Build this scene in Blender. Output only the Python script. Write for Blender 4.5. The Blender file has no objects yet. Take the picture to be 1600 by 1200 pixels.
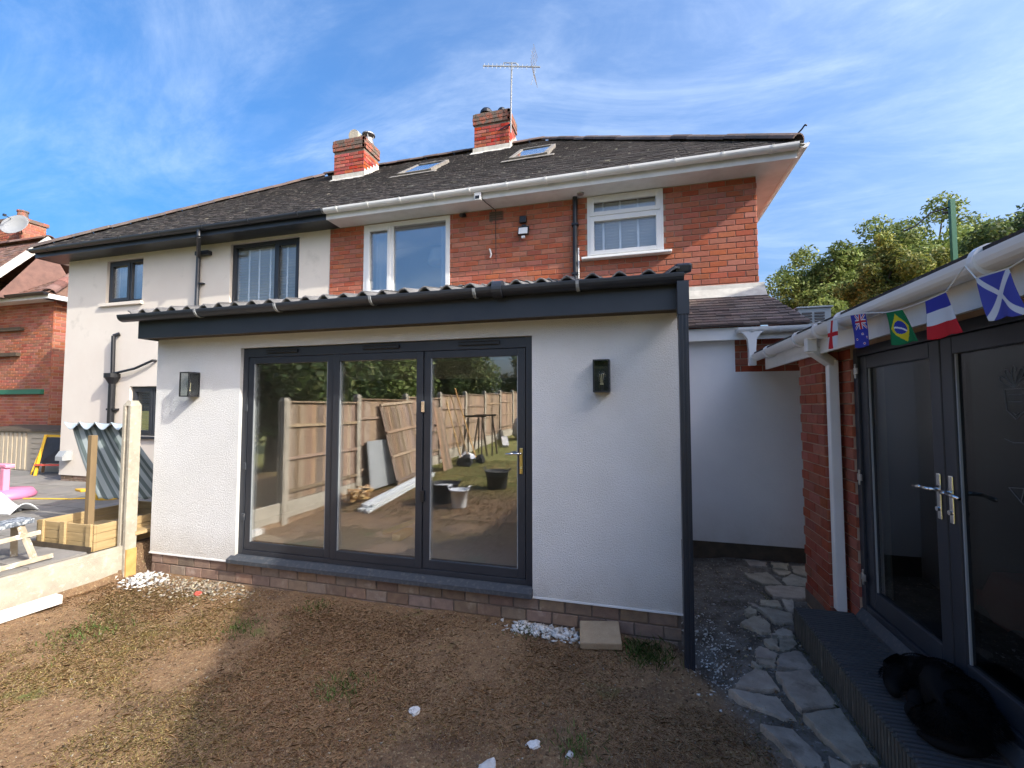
import bpy, math, random
import numpy as np
from mathutils import Vector, Matrix
random.seed(7); rng = np.random.default_rng(7)
sc = bpy.context.scene
COL = sc.collection
R = math.radians

# ------------------------------------------------------------------ camera
cd = bpy.data.cameras.new('camera'); cam = bpy.data.objects.new('camera', cd); COL.objects.link(cam)
cd.sensor_fit = 'HORIZONTAL'; cd.sensor_width = 36.0; cd.lens = 36.0*698/1600
cd.clip_start = 0.05; cd.clip_end = 2000
cam.location = (0, 0, 1.77)
cam.rotation_euler = (R(90+2.89), 0, R(15.6))
sc.camera = cam
sc.render.resolution_x = 1024; sc.render.resolution_y = 768

# ------------------------------------------------------------------ sun and sky
SUN = Vector((1.45, -0.45, 1.05)).normalized()          # towards the sun
EL = math.asin(SUN.z); AZ = math.atan2(SUN.x, SUN.y)    # azimuth clockwise from +Y
sl = bpy.data.lights.new('sun', 'SUN'); sun = bpy.data.objects.new('sun', sl); COL.objects.link(sun)
sl.energy = 2.25; sl.angle = R(0.5); sl.color = (1.0, 0.95, 0.84)
sun.rotation_euler = (-SUN).to_track_quat('-Z', 'Y').to_euler()
sun.location = (8, -6, 12)
w = bpy.data.worlds.new('World'); sc.world = w; w.use_nodes = True
nt = w.node_tree; nt.nodes.clear()
def N(nt, t, **k):
    n = nt.nodes.new(t)
    for a, b in k.items():
        if a == 'ins':
            for i, v in b.items(): n.inputs[i].default_value = v
        else: setattr(n, a, b)
    return n
def build_world():
    L = nt.links.new
    out = N(nt, 'ShaderNodeOutputWorld'); bg = N(nt, 'ShaderNodeBackground'); bg.inputs[1].default_value = 0.15
    sky = N(nt, 'ShaderNodeTexSky', sky_type='NISHITA', sun_disc=False)
    sky.sun_elevation = EL; sky.sun_rotation = AZ
    sky.altitude = 100; sky.air_density = 1.0; sky.dust_density = 9.0; sky.ozone_density = 5.0
    hs = N(nt, 'ShaderNodeHueSaturation', ins={'Saturation': 1.42, 'Value': 1.0}); L(sky.outputs[0], hs.inputs['Color'])
    tc = N(nt, 'ShaderNodeTexCoord')
    sep = N(nt, 'ShaderNodeSeparateXYZ'); L(tc.outputs['Generated'], sep.inputs[0])
    zz = N(nt, 'ShaderNodeMath', operation='MAXIMUM', ins={1: 0.0}); L(sep.outputs['Z'], zz.inputs[0])
    z2 = N(nt, 'ShaderNodeMath', operation='ADD', ins={1: 0.22}); L(zz.outputs[0], z2.inputs[0])
    dx = N(nt, 'ShaderNodeMath', operation='DIVIDE'); L(sep.outputs['X'], dx.inputs[0]); L(z2.outputs[0], dx.inputs[1])
    dy = N(nt, 'ShaderNodeMath', operation='DIVIDE'); L(sep.outputs['Y'], dy.inputs[0]); L(z2.outputs[0], dy.inputs[1])
    cb = N(nt, 'ShaderNodeCombineXYZ'); L(dx.outputs[0], cb.inputs[0]); L(dy.outputs[0], cb.inputs[1])
    def layer(rot, scl, noise, detail, rough, dist, lo, hi, off=(0, 0, 0)):
        mp = N(nt, 'ShaderNodeMapping'); mp.inputs['Rotation'].default_value = (0, 0, R(rot)); mp.inputs['Scale'].default_value = scl; mp.inputs['Location'].default_value = off
        L(cb.outputs[0], mp.inputs['Vector'])
        n = N(nt, 'ShaderNodeTexNoise', ins={'Scale': noise, 'Detail': detail, 'Roughness': rough, 'Distortion': dist}); L(mp.outputs[0], n.inputs['Vector'])
        r = N(nt, 'ShaderNodeMapRange', interpolation_type='SMOOTHSTEP', ins={1: lo, 2: hi, 3: 0.0, 4: 1.0}); L(n.outputs[0], r.inputs[0])
        return r.outputs[0]
    a = layer(112, (0.6, 1.9, 1), 1.7, 10, 0.66, 0.9, 0.38, 0.82, (3.1, 1.7, 0))     # long wisps
    b = layer(-20, (0.5, 0.9, 1), 0.55, 5, 0.5, 0.3, 0.34, 0.72, (5.1, 3.3, 0))              # broad veil
    c = layer(125, (1.1, 2.2, 1), 5.0, 8, 0.6, 0.4, 0.40, 0.75, (0.4, 5.2, 0))       # mottling
    def mth(op, p, q, clamp=False):
        n = N(nt, 'ShaderNodeMath', operation=op, use_clamp=clamp)
        for k, v in ((0, p), (1, q)):
            if isinstance(v, (int, float)): n.inputs[k].default_value = v
            else: L(v, n.inputs[k])
        return n.outputs[0]
    cov = mth('ADD', mth('MULTIPLY', a, mth('ADD', mth('MULTIPLY', b, 0.62), 0.10)), mth('MULTIPLY', b, mth('ADD', mth('MULTIPLY', c, 0.14), 0.26)), True)
    sc_ = N(nt, 'ShaderNodeMath', operation='MULTIPLY', ins={1: 0.58}); L(cov, sc_.inputs[0])
    mx = N(nt, 'ShaderNodeMixRGB'); L(sc_.outputs[0], mx.inputs[0]); L(hs.outputs[0], mx.inputs[1]); mx.inputs[2].default_value = (3.7, 4.15, 4.7, 1)
    L(mx.outputs[0], bg.inputs[0]); L(bg.outputs[0], out.inputs[0])
build_world()
vs = sc.view_settings
vs.view_transform = 'Standard'; vs.look = 'None'; vs.exposure = 1.3; vs.gamma = 1.0; vs.use_curve_mapping = False
sc.cycles.use_denoising = True
sc.cycles.max_bounces = 8; sc.cycles.transparent_max_bounces = 24; sc.cycles.glossy_bounces = 4; sc.cycles.diffuse_bounces = 3
sc.cycles.caustics_reflective = False; sc.cycles.caustics_refractive = False

# ------------------------------------------------------------------ materials
MATS = {}
def mat(name, col, col2=None, rough=0.75, scale=6.0, detail=5.0, lo=0.35, hi=0.65, bump=0.0, bscale=80.0, bdist=0.01,
        metal=0.0, spec=0.4, rnd=None, third=None, tscale=2.0, tlo=0.55, thi=0.7, squash=(1, 1, 1), trans=0.0, vcol=None, splash=None):
    """procedural principled material; rnd=(h,s,v) spreads colour per object and per 'rnd' attribute"""
    m = bpy.data.materials.new(name); m.use_nodes = True; t = m.node_tree; L = t.links.new
    bs = t.nodes['Principled BSDF']; bs.inputs['Roughness'].default_value = rough; bs.inputs['Metallic'].default_value = metal
    bs.inputs['Specular IOR Level'].default_value = spec
    g = N(t, 'ShaderNodeNewGeometry'); mp = N(t, 'ShaderNodeMapping'); mp.inputs['Scale'].default_value = squash
    L(g.outputs['Position'], mp.inputs['Vector']); pos = mp.outputs[0]
    if vcol:
        a = N(t, 'ShaderNodeAttribute', attribute_name=vcol); c = a.outputs['Color']
    else:
        rgb = N(t, 'ShaderNodeRGB'); rgb.outputs[0].default_value = (*col, 1); c = rgb.outputs[0]
    def blend(c, col2, scale, lo, hi):
        n = N(t, 'ShaderNodeTexNoise', ins={'Scale': scale, 'Detail': detail, 'Roughness': 0.6}); L(pos, n.inputs['Vector'])
        r = N(t, 'ShaderNodeMapRange', ins={1: lo, 2: hi}); L(n.outputs[0], r.inputs[0])
        x = N(t, 'ShaderNodeMixRGB'); L(r.outputs[0], x.inputs[0]); L(c, x.inputs[1]); x.inputs[2].default_value = (*col2, 1)
        return x.outputs[0]
    if col2: c = blend(c, col2, scale, lo, hi)
    if third: c = blend(c, third, tscale, tlo, thi)
    if splash:      # rain-splashed dirt low on a wall
        sx = N(t, 'ShaderNodeSeparateXYZ'); L(g.outputs['Position'], sx.inputs[0]); zr = N(t, 'ShaderNodeMapRange', ins={1: splash[0], 2: splash[1], 3: 1.0, 4: 0.0}); L(sx.outputs['Z'], zr.inputs[0])
        n = N(t, 'ShaderNodeTexNoise', ins={'Scale': 5.0, 'Detail': 8.0, 'Roughness': 0.7}); L(pos, n.inputs['Vector']); mu = N(t, 'ShaderNodeMath', operation='MULTIPLY'); L(zr.outputs[0], mu.inputs[0]); L(n.outputs[0], mu.inputs[1])
        x = N(t, 'ShaderNodeMixRGB'); L(mu.outputs[0], x.inputs[0]); L(c, x.inputs[1]); x.inputs[2].default_value = (*splash[2], 1); c = x.outputs[0]
    if rnd:
        oi = N(t, 'ShaderNodeObjectInfo'); at = N(t, 'ShaderNodeAttribute', attribute_name='rnd')
        s = N(t, 'ShaderNodeMath', operation='ADD'); L(oi.outputs['Random'], s.inputs[0]); L(at.outputs['Fac'], s.inputs[1])
        f = N(t, 'ShaderNodeMath', operation='FRACT'); L(s.outputs[0], f.inputs[0])
        wn = N(t, 'ShaderNodeTexWhiteNoise', noise_dimensions='1D'); L(f.outputs[0], wn.inputs['W'])
        sp = N(t, 'ShaderNodeSeparateColor'); L(wn.outputs['Color'], sp.inputs[0])
        hs = N(t, 'ShaderNodeHueSaturation'); L(c, hs.inputs['Color'])
        for i, (nm, mid, amp) in enumerate((('Hue', .5, rnd[0]), ('Saturation', 1, rnd[1]), ('Value', 1, rnd[2]))):
            r = N(t, 'ShaderNodeMapRange', ins={3: mid-amp, 4: mid+amp}); L(sp.outputs[i], r.inputs[0]); L(r.outputs[0], hs.inputs[nm])
        c = hs.outputs[0]
    L(c, bs.inputs['Base Color'])
    if bump:
        n = N(t, 'ShaderNodeTexNoise', ins={'Scale': bscale, 'Detail': 4.0, 'Roughness': 0.6}); L(pos, n.inputs['Vector'])
        b = N(t, 'ShaderNodeBump', ins={'Strength': bump, 'Distance': bdist}); L(n.outputs[0], b.inputs['Height']); L(b.outputs[0], bs.inputs['Normal'])
    if trans:
        tr = N(t, 'ShaderNodeBsdfTranslucent'); L(c, tr.inputs[0]); mx = N(t, 'ShaderNodeMixShader'); mx.inputs[0].default_value = trans
        L(bs.outputs[0], mx.inputs[1]); L(tr.outputs[0], mx.inputs[2]); L(mx.outputs[0], t.nodes['Material Output'].inputs[0])
    MATS[name] = m; return m
def glass(name, base, k, tint=(.93, .95, .94)):
    m = bpy.data.materials.new(name); m.use_nodes = True; t = m.node_tree; t.nodes.clear(); L = t.links.new
    o = N(t, 'ShaderNodeOutputMaterial'); mx = N(t, 'ShaderNodeMixShader'); tr = N(t, 'ShaderNodeBsdfTransparent'); gl = N(t, 'ShaderNodeBsdfGlossy')
    gl.inputs['Roughness'].default_value = 0.0; tr.inputs[0].default_value = (*tint, 1); gl.inputs[0].default_value = (.97, .98, 1, 1)
    lw_ = N(t, 'ShaderNodeLayerWeight', ins={0: 0.5}); fr = N(t, 'ShaderNodeMath', operation='POWER', ins={1: 4.5}); L(lw_.outputs['Facing'], fr.inputs[0]); ma = N(t, 'ShaderNodeMath', operation='MULTIPLY_ADD', use_clamp=True, ins={1: .85, 2: base+.04*k})
    nz = N(t, 'ShaderNodeTexNoise', ins={'Scale': 0.9, 'Detail': 1.0}); g = N(t, 'ShaderNodeNewGeometry'); L(g.outputs['Position'], nz.inputs['Vector'])
    bp = N(t, 'ShaderNodeBump', ins={'Strength': 0.06, 'Distance': 0.02}); L(nz.outputs[0], bp.inputs['Height']); L(bp.outputs[0], gl.inputs['Normal'])
    L(fr.outputs[0], ma.inputs[0]); L(ma.outputs[0], mx.inputs[0]); L(tr.outputs[0], mx.inputs[1]); L(gl.outputs[0], mx.inputs[2]); L(mx.outputs[0], o.inputs[0])
    MATS[name] = m; return m
mat('render_white', (.80, .80, .79), (.74, .74, .72), third=(.69, .69, .67), tscale=.8, tlo=.5, thi=.85, rough=.9, scale=1.3, bump=1.0, bscale=125, bdist=.012, spec=.2, splash=(.22, .55, (.52, .47, .40)))
mat('render_smooth', (.78, .79, .80), (.70, .71, .73), rough=.9, scale=.8, bump=.2, bscale=60, spec=.2, splash=(.2, .7, (.5, .47, .43)))
mat('render_cream', (.76, .70, .62), (.71, .64, .56), rough=.9, scale=.9, bump=.25, bscale=120, bdist=.006, spec=.2, third=(.58, .53, .46), tscale=2.5, tlo=.62, thi=.8)
mat('anthracite', (.024, .028, .037), (.030, .035, .045), rough=.38, scale=3, spec=.5, bump=.05, bscale=300)
mat('anthracite_sill', (.05, .058, .07), (.12, .12, .12), rough=.6, scale=30, lo=.5, hi=.75, spec=.4)
mat('black_metal', (.012, .013, .016), rough=.4, spec=.5)
mat('upvc', (.80, .80, .79), (.76, .76, .74), rough=.35, scale=4, spec=.5)
mat('upvc_dirty', (.76, .76, .75), (.62, .62, .60), rough=.4, scale=5, lo=.45, hi=.8, spec=.45)
mat('brick_red', (.42, .135, .078), (.35, .11, .066), rough=.9, scale=25, bump=.35, bscale=130, bdist=.004, rnd=(.006, .10, .15), third=(.27, .13, .095), tscale=9, tlo=.6, thi=.8)
mat('brick_shed', (.33, .095, .055), (.26, .075, .047), rough=.9, scale=25, bump=.3, bscale=130, bdist=.004, rnd=(.008, .10, .16), third=(.36, .19, .13), tscale=7, tlo=.68, thi=.8)
mat('brick_far', (.36, .13, .078), (.30, .105, .065), rough=.9, scale=20, bump=.25, bscale=90, bdist=.004, rnd=(.012, .1, .2))
mat('brick_chimney', (.38, .085, .05), (.30, .065, .045), rough=.92, scale=14, bump=.4, bscale=70, rnd=(.015, .15, .3), third=(.12, .09, .075), tscale=5, tlo=.56, thi=.7)
mat('brick_sooty', (.13, .10, .082), (.30, .10, .065), rough=.95, scale=7, lo=.46, hi=.62, bump=.5, bscale=60, third=(.32, .31, .27), tscale=16, tlo=.62, thi=.75)
mat('mortar', (.46, .33, .25), (.38, .27, .20), rough=.95, scale=12, bump=.4, bscale=150, spec=.1)
mat('mortar_dark', (.20, .155, .125), (.15, .12, .10), rough=.95, scale=12, bump=.4, bscale=150, spec=.1)
mat('paver', (.25, .175, .125), (.19, .13, .10), rough=.92, scale=14, bump=.5, bscale=120, rnd=(.012, .15, .2), third=(.36, .29, .23), tscale=6, tlo=.58, thi=.75)
mat('roof_dark', (.050, .043, .040), (.032, .028, .027), rough=.92, scale=6, bump=.5, bscale=60, rnd=(.02, .3, .35), third=(.20, .19, .155), tscale=7.5, tlo=.60, thi=.74)
mat('roof_brown', (.19, .105, .08), (.13, .075, .06), rough=.9, scale=5, bump=.4, bscale=60, rnd=(.012, .2, .25))
mat('roof_plain', (.135, .098, .085), (.09, .072, .068), rough=.9, scale=5, bump=.5, bscale=60, rnd=(.015, .2, .3), third=(.30, .25, .2), tscale=8, tlo=.66, thi=.8)
mat('roll_tile', (.17, .165, .16), (.115, .112, .112), rough=.85, scale=8, bump=.35, bscale=80, rnd=(.01, .1, .14))
mat('lead', (.55, .53, .48), (.42, .40, .36), rough=.7, scale=10, spec=.3)
mat('pot', (.33, .33, .34), (.2, .2, .21), rough=.5, metal=.6, scale=10)
mat('concrete', (.47, .43, .35), (.37, .335, .27), rough=.95, scale=7, bump=.5, bscale=140, spec=.15, third=(.55, .51, .42), tscale=20, tlo=.55, thi=.7)
mat('slab_grey', (.24, .225, .205), (.18, .172, .16), rough=.9, scale=3, bump=.3, bscale=90, rnd=(.01, .2, .14), third=(.30, .28, .25), tscale=9, tlo=.6, thi=.75)
mat('stone_crazy', (.40, .36, .295), (.28, .25, .205), rough=.92, scale=9, bump=.9, bscale=70, bdist=.015, rnd=(.02, .25, .16), third=(.17, .15, .12), tscale=5, tlo=.58, thi=.72)
mat('slab_buff', (.44, .33, .21), (.36, .26, .16), rough=.92, scale=9, bump=.5, bscale=100)
mat('soil', (.24, .16, .095), (.16, .105, .065), rough=1, scale=9, bump=.9, bscale=55, bdist=.03, spec=.05, third=(.26, .19, .11), tscale=3.0, tlo=.5, thi=.7)
mat('silt', (.155, .145, .13), (.085, .075, .062), rough=1, scale=7, bump=.9, bscale=50, bdist=.03, spec=.05, third=(.26, .26, .25), tscale=11, tlo=.60, thi=.72)
mat('rubble', (.42, .36, .27), (.28, .23, .17), rough=.95, scale=20, bump=.4, bscale=120, rnd=(.02, .3, .35))
mat('rubble_white', (.76, .75, .72), (.62, .60, .56), rough=.95, scale=25, bump=.3, bscale=150, rnd=(.01, .2, .15))
mat('blade', (.3, .2, .1), rough=.85, spec=.15, vcol='tint', trans=.25)
mat('leaf', (.1, .15, .04), rough=.6, spec=.3, vcol='tint', trans=.35)
mat('rooflight_frame', (.13, .12, .11), (.24, .22, .19), rough=.7, scale=9)
mat('bark', (.12, .09, .065), (.07, .055, .042), rough=.95, scale=12, bump=.7, bscale=30, bdist=.03)
mat('timber_yellow', (.48, .35, .18), (.34, .24, .11), rough=.8, scale=5, squash=(.6, .6, 9), lo=.3, hi=.75, bump=.3, bscale=30)
mat('timber_dark', (.10, .075, .05), (.065, .05, .036), rough=.85, scale=8, bump=.3, bscale=40)
mat('timber_post', (.27, .19, .10), (.20, .14, .075), rough=.8, scale=6, squash=(1, 1, .2), bump=.2, bscale=60)
mat('timber_fence', (.36, .26, .18), (.27, .19, .13), rough=.9, scale=10, squash=(3, 3, .3), bump=.3, bscale=60, rnd=(.015, .2, .38))
mat('timber_raw', (.60, .40, .20), (.48, .30, .14), rough=.8, scale=8, rnd=(.012, .2, .25))
mat('sun_patch_cream', (.78, .68, .42), (.70, .60, .36), rough=.7, scale=4)  # cream colour of sunlight patches, for the stand-in boards indoors
mat('ladder_wood', (.52, .46, .36), (.38, .31, .22), rough=.85, scale=9, bump=.3, bscale=60, third=(.72, .71, .68), tscale=14, tlo=.55, thi=.62)
mat('paint_crust', (.10, .12, .15), (.40, .44, .48), rough=.8, scale=28, lo=.45, hi=.6, third=(.72, .72, .70), tscale=35, tlo=.6, thi=.66)
mat('white_board', (.78, .77, .74), (.70, .68, .63), rough=.7, scale=9, third=(.45, .38, .28), tscale=22, tlo=.68, thi=.75)
mat('plastic_beige', (.50, .43, .32), (.46, .39, .29), rough=.6, scale=4)
mat('plastic_yellow', (.72, .42, .03), rough=.5); mat('plastic_red', (.60, .10, .07), rough=.5); mat('plastic_pink', (.78, .30, .44), rough=.45)
mat('plastic_magenta', (.60, .20, .36), rough=.45); mat('plastic_white', (.80, .81, .82), (.66, .70, .76), rough=.5, scale=9)
mat('plastic_black', (.030, .030, .032), (.055, .053, .05), rough=.65, scale=9, bump=.2, bscale=40)
mat('plastic_grey', (.33, .35, .36), rough=.5); mat('board_black', (.02, .021, .024), (.035, .036, .04), rough=.6, scale=6)
mat('hose_yellow', (.75, .50, .05), rough=.5)
mat('interior_wall', (.84, .81, .71), (.79, .76, .66), rough=.9, scale=1.2)
mat('interior_floor', (.74, .71, .64), (.66, .63, .56), rough=.8, scale=2)
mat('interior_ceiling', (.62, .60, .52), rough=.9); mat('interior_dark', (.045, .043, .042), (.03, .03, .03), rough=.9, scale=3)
mat('curtain', (.72, .73, .76), rough=.9, trans=.3); mat('blind_slat', (.88, .89, .90), rough=.6); mat('lampshade', (.75, .73, .66), rough=.9)
mat('chrome', (.75, .75, .74), rough=.18, metal=1.0); mat('brass', (.66, .52, .22), rough=.28, metal=1.0); mat('galv', (.55, .56, .57), (.45, .46, .47), rough=.42, metal=.9, scale=30)
mat('alloy', (.70, .71, .72), rough=.35, metal=.8); mat('dish_grey', (.24, .25, .26), rough=.55); mat('bulb', (.75, .66, .42), rough=.2)
mat('vent_grey', (.52, .56, .55), (.46, .50, .49), rough=.6, scale=5); mat('post_green', (.03, .15, .09), rough=.5)
mat('fur', (.006, .006, .0065), rough=.85, spec=.15); mat('rope', (.62, .60, .54), rough=.9)
mat('flag', (.5, .5, .5), rough=.85, spec=.1, vcol='tint', trans=.30)
mat('fabric', (.5, .5, .5), rough=.9, spec=.1, vcol='tint', trans=.15)
mat('deck_rib', (.055, .055, .060), (.08, .079, .08), rough=.7, scale=9, third=(.13, .125, .115), tscale=30, tlo=.62, thi=.74, squash=(.5, 3, 1), bump=.3, bscale=60)
mat('deck_riser', (.06, .057, .048), (.10, .095, .08), rough=.85, scale=12, squash=(1, 4, .4), third=(.24, .225, .18), tscale=14, tlo=.60, thi=.75)
mat('chalk', (.14, .15, .155), rough=.95)
mat('pvc_bundle', (.74, .78, .79), rough=.4, rnd=(.01, .1, .12)); mat('film', (.30, .31, .32), (.55, .57, .58), rough=.25, scale=14, lo=.5, hi=.7, spec=.6)
mat('hill_green', (.06, .085, .03), (.045, .065, .025), rough=.95, scale=.6, bump=.5, bscale=6)
glass('glass_door', .20, 1.2, (.97, .98, .975)); glass('glass_window', .17, 1.4, (.88, .91, .92)); glass('glass_blind', .05, 1.0, (.93, .95, .96)); glass('glass_shed', .012, .55, (.50, .56, .56)); glass('glass_lamp', .01, 1.0, (.92, .93, .92))

# ------------------------------------------------------------------ mesh helpers
class MB:
    def __init__(s): s.v = []; s.f = []; s.r = []; s.cur = 0.0
    def add(s, vs, fs):
        o = len(s.v); s.v.extend(tuple(map(float, p)) for p in vs)
        for f in fs: s.f.append(tuple(i+o for i in f)); s.r.append(s.cur)
        return s
    def hexa(s, p): return s.add(p, [(0, 3, 2, 1), (4, 5, 6, 7), (0, 1, 5, 4), (1, 2, 6, 5), (2, 3, 7, 6), (3, 0, 4, 7)])
    def box(s, x0, x1, y0, y1, z0, z1):
        return s.hexa([(x0, y0, z0), (x1, y0, z0), (x1, y1, z0), (x0, y1, z0), (x0, y0, z1), (x1, y0, z1), (x1, y1, z1), (x0, y1, z1)])
    def obox(s, c, size, rx=0, ry=0, rz=0):
        m = Matrix.Rotation(rz, 3, 'Z') @ Matrix.Rotation(ry, 3, 'Y') @ Matrix.Rotation(rx, 3, 'X'); c = Vector(c); a, b, d = (q/2 for q in size)
        return s.hexa([c+m @ Vector(q) for q in ((-a, -b, -d), (a, -b, -d), (a, b, -d), (-a, b, -d), (-a, -b, d), (a, -b, d), (a, b, d), (-a, b, d))])
    def beam(s, p0, p1, wd, ht, up=(0, 0, 1)):
        p0, p1 = Vector(p0), Vector(p1); d = (p1-p0).normalized(); u = Vector(up)
        if abs(d.dot(u)) > .99: u = Vector((0, 1, 0))
        r = d.cross(u).normalized()*(wd/2); u = r.cross(d).normalized()*(ht/2)
        return s.hexa([p0-r-u, p0+r-u, p1+r-u, p1-r-u, p0-r+u, p0+r+u, p1+r+u, p1-r+u])
    def cyl(s, p0, p1, r0, r1=None, n=12, cap=True):
        p0, p1 = Vector(p0), Vector(p1); r1 = r0 if r1 is None else r1; d = (p1-p0).normalized()
        a = d.orthogonal().normalized(); b = d.cross(a)
        vs = [p+(a*math.cos(t)+b*math.sin(t))*r for p, r in ((p0, r0), (p1, r1)) for t in (2*math.pi*i/n for i in range(n))]
        fs = [(i, (i+1) % n, n+(i+1) % n, n+i) for i in range(n)]
        if cap: fs += [tuple(range(n-1, -1, -1)), tuple(range(n, 2*n))]
        return s.add(vs, fs)
    def tube(s, pts, r, n=8):
        for a, b in zip(pts[:-1], pts[1:]): s.cyl(a, b, r, n=n)
        return s
    def lathe(s, c, prof, n=16):
        vs = [(c[0]+r*math.cos(2*math.pi*i/n), c[1]+r*math.sin(2*math.pi*i/n), c[2]+z) for r, z in prof for i in range(n)]
        fs = [(k*n+i, k*n+(i+1) % n, (k+1)*n+(i+1) % n, (k+1)*n+i) for k in range(len(prof)-1) for i in range(n)]
        fs += [tuple(range(n-1, -1, -1)), tuple(range((len(prof)-1)*n, len(prof)*n))]
        return s.add(vs, fs)
    def prism(s, poly, fn, a, b):
        """polygon of 2D points extruded between depths a and b; fn(u, v, d) -> xyz"""
        n = len(poly); vs = [fn(u, v, d) for d in (a, b) for u, v in poly]
        return s.add(vs, [tuple(range(n-1, -1, -1)), tuple(range(n, 2*n))]+[(i, (i+1) % n, n+(i+1) % n, n+i) for i in range(n)])
    def build(s, name, m, parent=None, smooth=False, bevel=0, keep=False, fixn=False):
        v = s.v; loc = None
        if parent is None and not keep:
            a = np.array(v); loc = ((a[:, 0].min()+a[:, 0].max())/2, (a[:, 1].min()+a[:, 1].max())/2, a[:, 2].min()); v = (a-np.array(loc)).tolist()
        me = bpy.data.meshes.new(name); me.from_pydata(v, [], s.f); me.materials.append(MATS[m])
        if any(s.r):
            at = me.attributes.new('rnd', 'FLOAT', 'FACE'); at.data.foreach_set('value', s.r)
        if smooth: me.polygons.foreach_set('use_smooth', [True]*len(me.polygons))
        if fixn:
            import bmesh
            bm = bmesh.new(); bm.from_mesh(me); bmesh.ops.recalc_face_normals(bm, faces=bm.faces); bm.to_mesh(me); bm.free()
        o = bpy.data.objects.new(name, me); COL.objects.link(o)
        if loc: o.location = loc
        if parent: attach(o, parent)
        if bevel:
            b = o.modifiers.new('bevel', 'BEVEL'); b.width = bevel; b.segments = 2; b.limit_method = 'ANGLE'
        return o
def wloc(o):
    l = Vector(o.location)
    while o.parent: o = o.parent; l = l+Vector(o.location)
    return l
ROOTLOC = {}
def attach(o, p):
    o.parent = p
    r = p
    while r.parent: r = r.parent
    if p.parent is None: o.matrix_parent_inverse = Matrix.Translation(-Vector(p.location))
def tag(o, label=None, cat=None, group=None, kind=None):
    for k, v in (('label', label), ('category', cat), ('group', group), ('kind', kind)):
        if v: o[k] = v
    return o
def thing(name, loc, label, cat, group=None):
    o = bpy.data.objects.new(name, None); COL.objects.link(o); o.location = loc; o.empty_display_size = .2
    return tag(o, label, cat, group)
def copy_tree(o, parent=None):
    c = o.copy(); COL.objects.link(c)
    if parent: c.parent = parent
    for ch in o.children: copy_tree(ch, c)
    return c
def raw_mesh(name, v, f, m, tint=None, parent=None, smooth=False):
    """fast mesh from numpy: v (n,3), f (k,m) equal-sided faces, tint (k,3) per-face colour"""
    me = bpy.data.meshes.new(name); k, q = f.shape
    me.vertices.add(len(v)); me.vertices.foreach_set('co', np.asarray(v, np.float32).ravel())
    me.loops.add(k*q); me.loops.foreach_set('vertex_index', f.astype(np.int32).ravel())
    me.polygons.add(k); me.polygons.foreach_set('loop_start', np.arange(0, k*q, q, dtype=np.int32))
    me.update(calc_edges=True); me.validate()
    if tint is not None:
        at = me.attributes.new('tint', 'FLOAT_COLOR', 'FACE'); c = np.ones((k, 4), np.float32); c[:, :3] = tint; at.data.foreach_set('color', c.ravel())
    if smooth: me.polygons.foreach_set('use_smooth', [True]*k)
    me.materials.append(MATS[m]); o = bpy.data.objects.new(name, me); COL.objects.link(o)
    if parent: attach(o, parent)
    return o
def wall_cells(mb, u0, u1, z0, z1, holes, fn):
    """rectangle with rectangular holes as boxes; fn(mb,u0,u1,z0,z1)"""
    us = sorted({u0, u1, *[h[0] for h in holes], *[h[1] for h in holes]}); us = [u for u in us if u0 <= u <= u1]
    for a, b in zip(us[:-1], us[1:]):
        cuts = sorted([(h[2], h[3]) for h in holes if h[0] <= a+1e-6 and h[1] >= b-1e-6]); z = z0
        for c, d in cuts:
            if c > z+1e-6: fn(mb, a, b, z, min(c, z1))
            z = max(z, d)
        if z < z1-1e-6: fn(mb, a, b, z, z1)
def brick_rects(u0, u1, z0, z1, holes=(), course=.0785, length=.225, joint=.010, phase=0.0):
    out = []; k = 0; z = z0
    while z+course-joint <= z1+.004:
        za, zb = z+joint/2, z+course-joint/2
        u = u0-length+((phase+.5*(k % 2)) % 1.0)*length
        while u < u1:
            segs = [(max(u+joint/2, u0), min(u+length-joint/2, u1))]
            for h in holes:
                if h[2] < zb and h[3] > za:
                    ns = []
                    for a, b in segs:
                        if h[1] <= a or h[0] >= b: ns.append((a, b))
                        else:
                            if h[0]-a > .03: ns.append((a, h[0]))
                            if b-h[1] > .03: ns.append((h[1], b))
                    segs = ns
            out += [(a, b, za, zb) for a, b in segs if b-a > .03]
            u += length
        z += course; k += 1
    return out
def brick_shape(mb, L, H, D, o=(0, 0, 0), fn=None, ch=.004):
    """brick with chamfered front; front at local y=0 facing -y"""
    f = fn or (lambda x, y, z: (x+o[0], y+o[1], z+o[2]))
    vs = [f(ch, 0, ch), f(L-ch, 0, ch), f(L-ch, 0, H-ch), f(ch, 0, H-ch), f(0, ch, 0), f(L, ch, 0), f(L, ch, H), f(0, ch, H), f(0, D, 0), f(L, D, 0), f(L, D, H), f(0, D, H)]
    mb.add(vs, [(0, 1, 2, 3), (0, 4, 5, 1), (1, 5, 6, 2), (2, 6, 7, 3), (3, 7, 4, 0), (4, 8, 9, 5), (5, 9, 10, 6), (6, 10, 11, 7), (7, 11, 8, 4)])
BRICKMESH = {}
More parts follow.
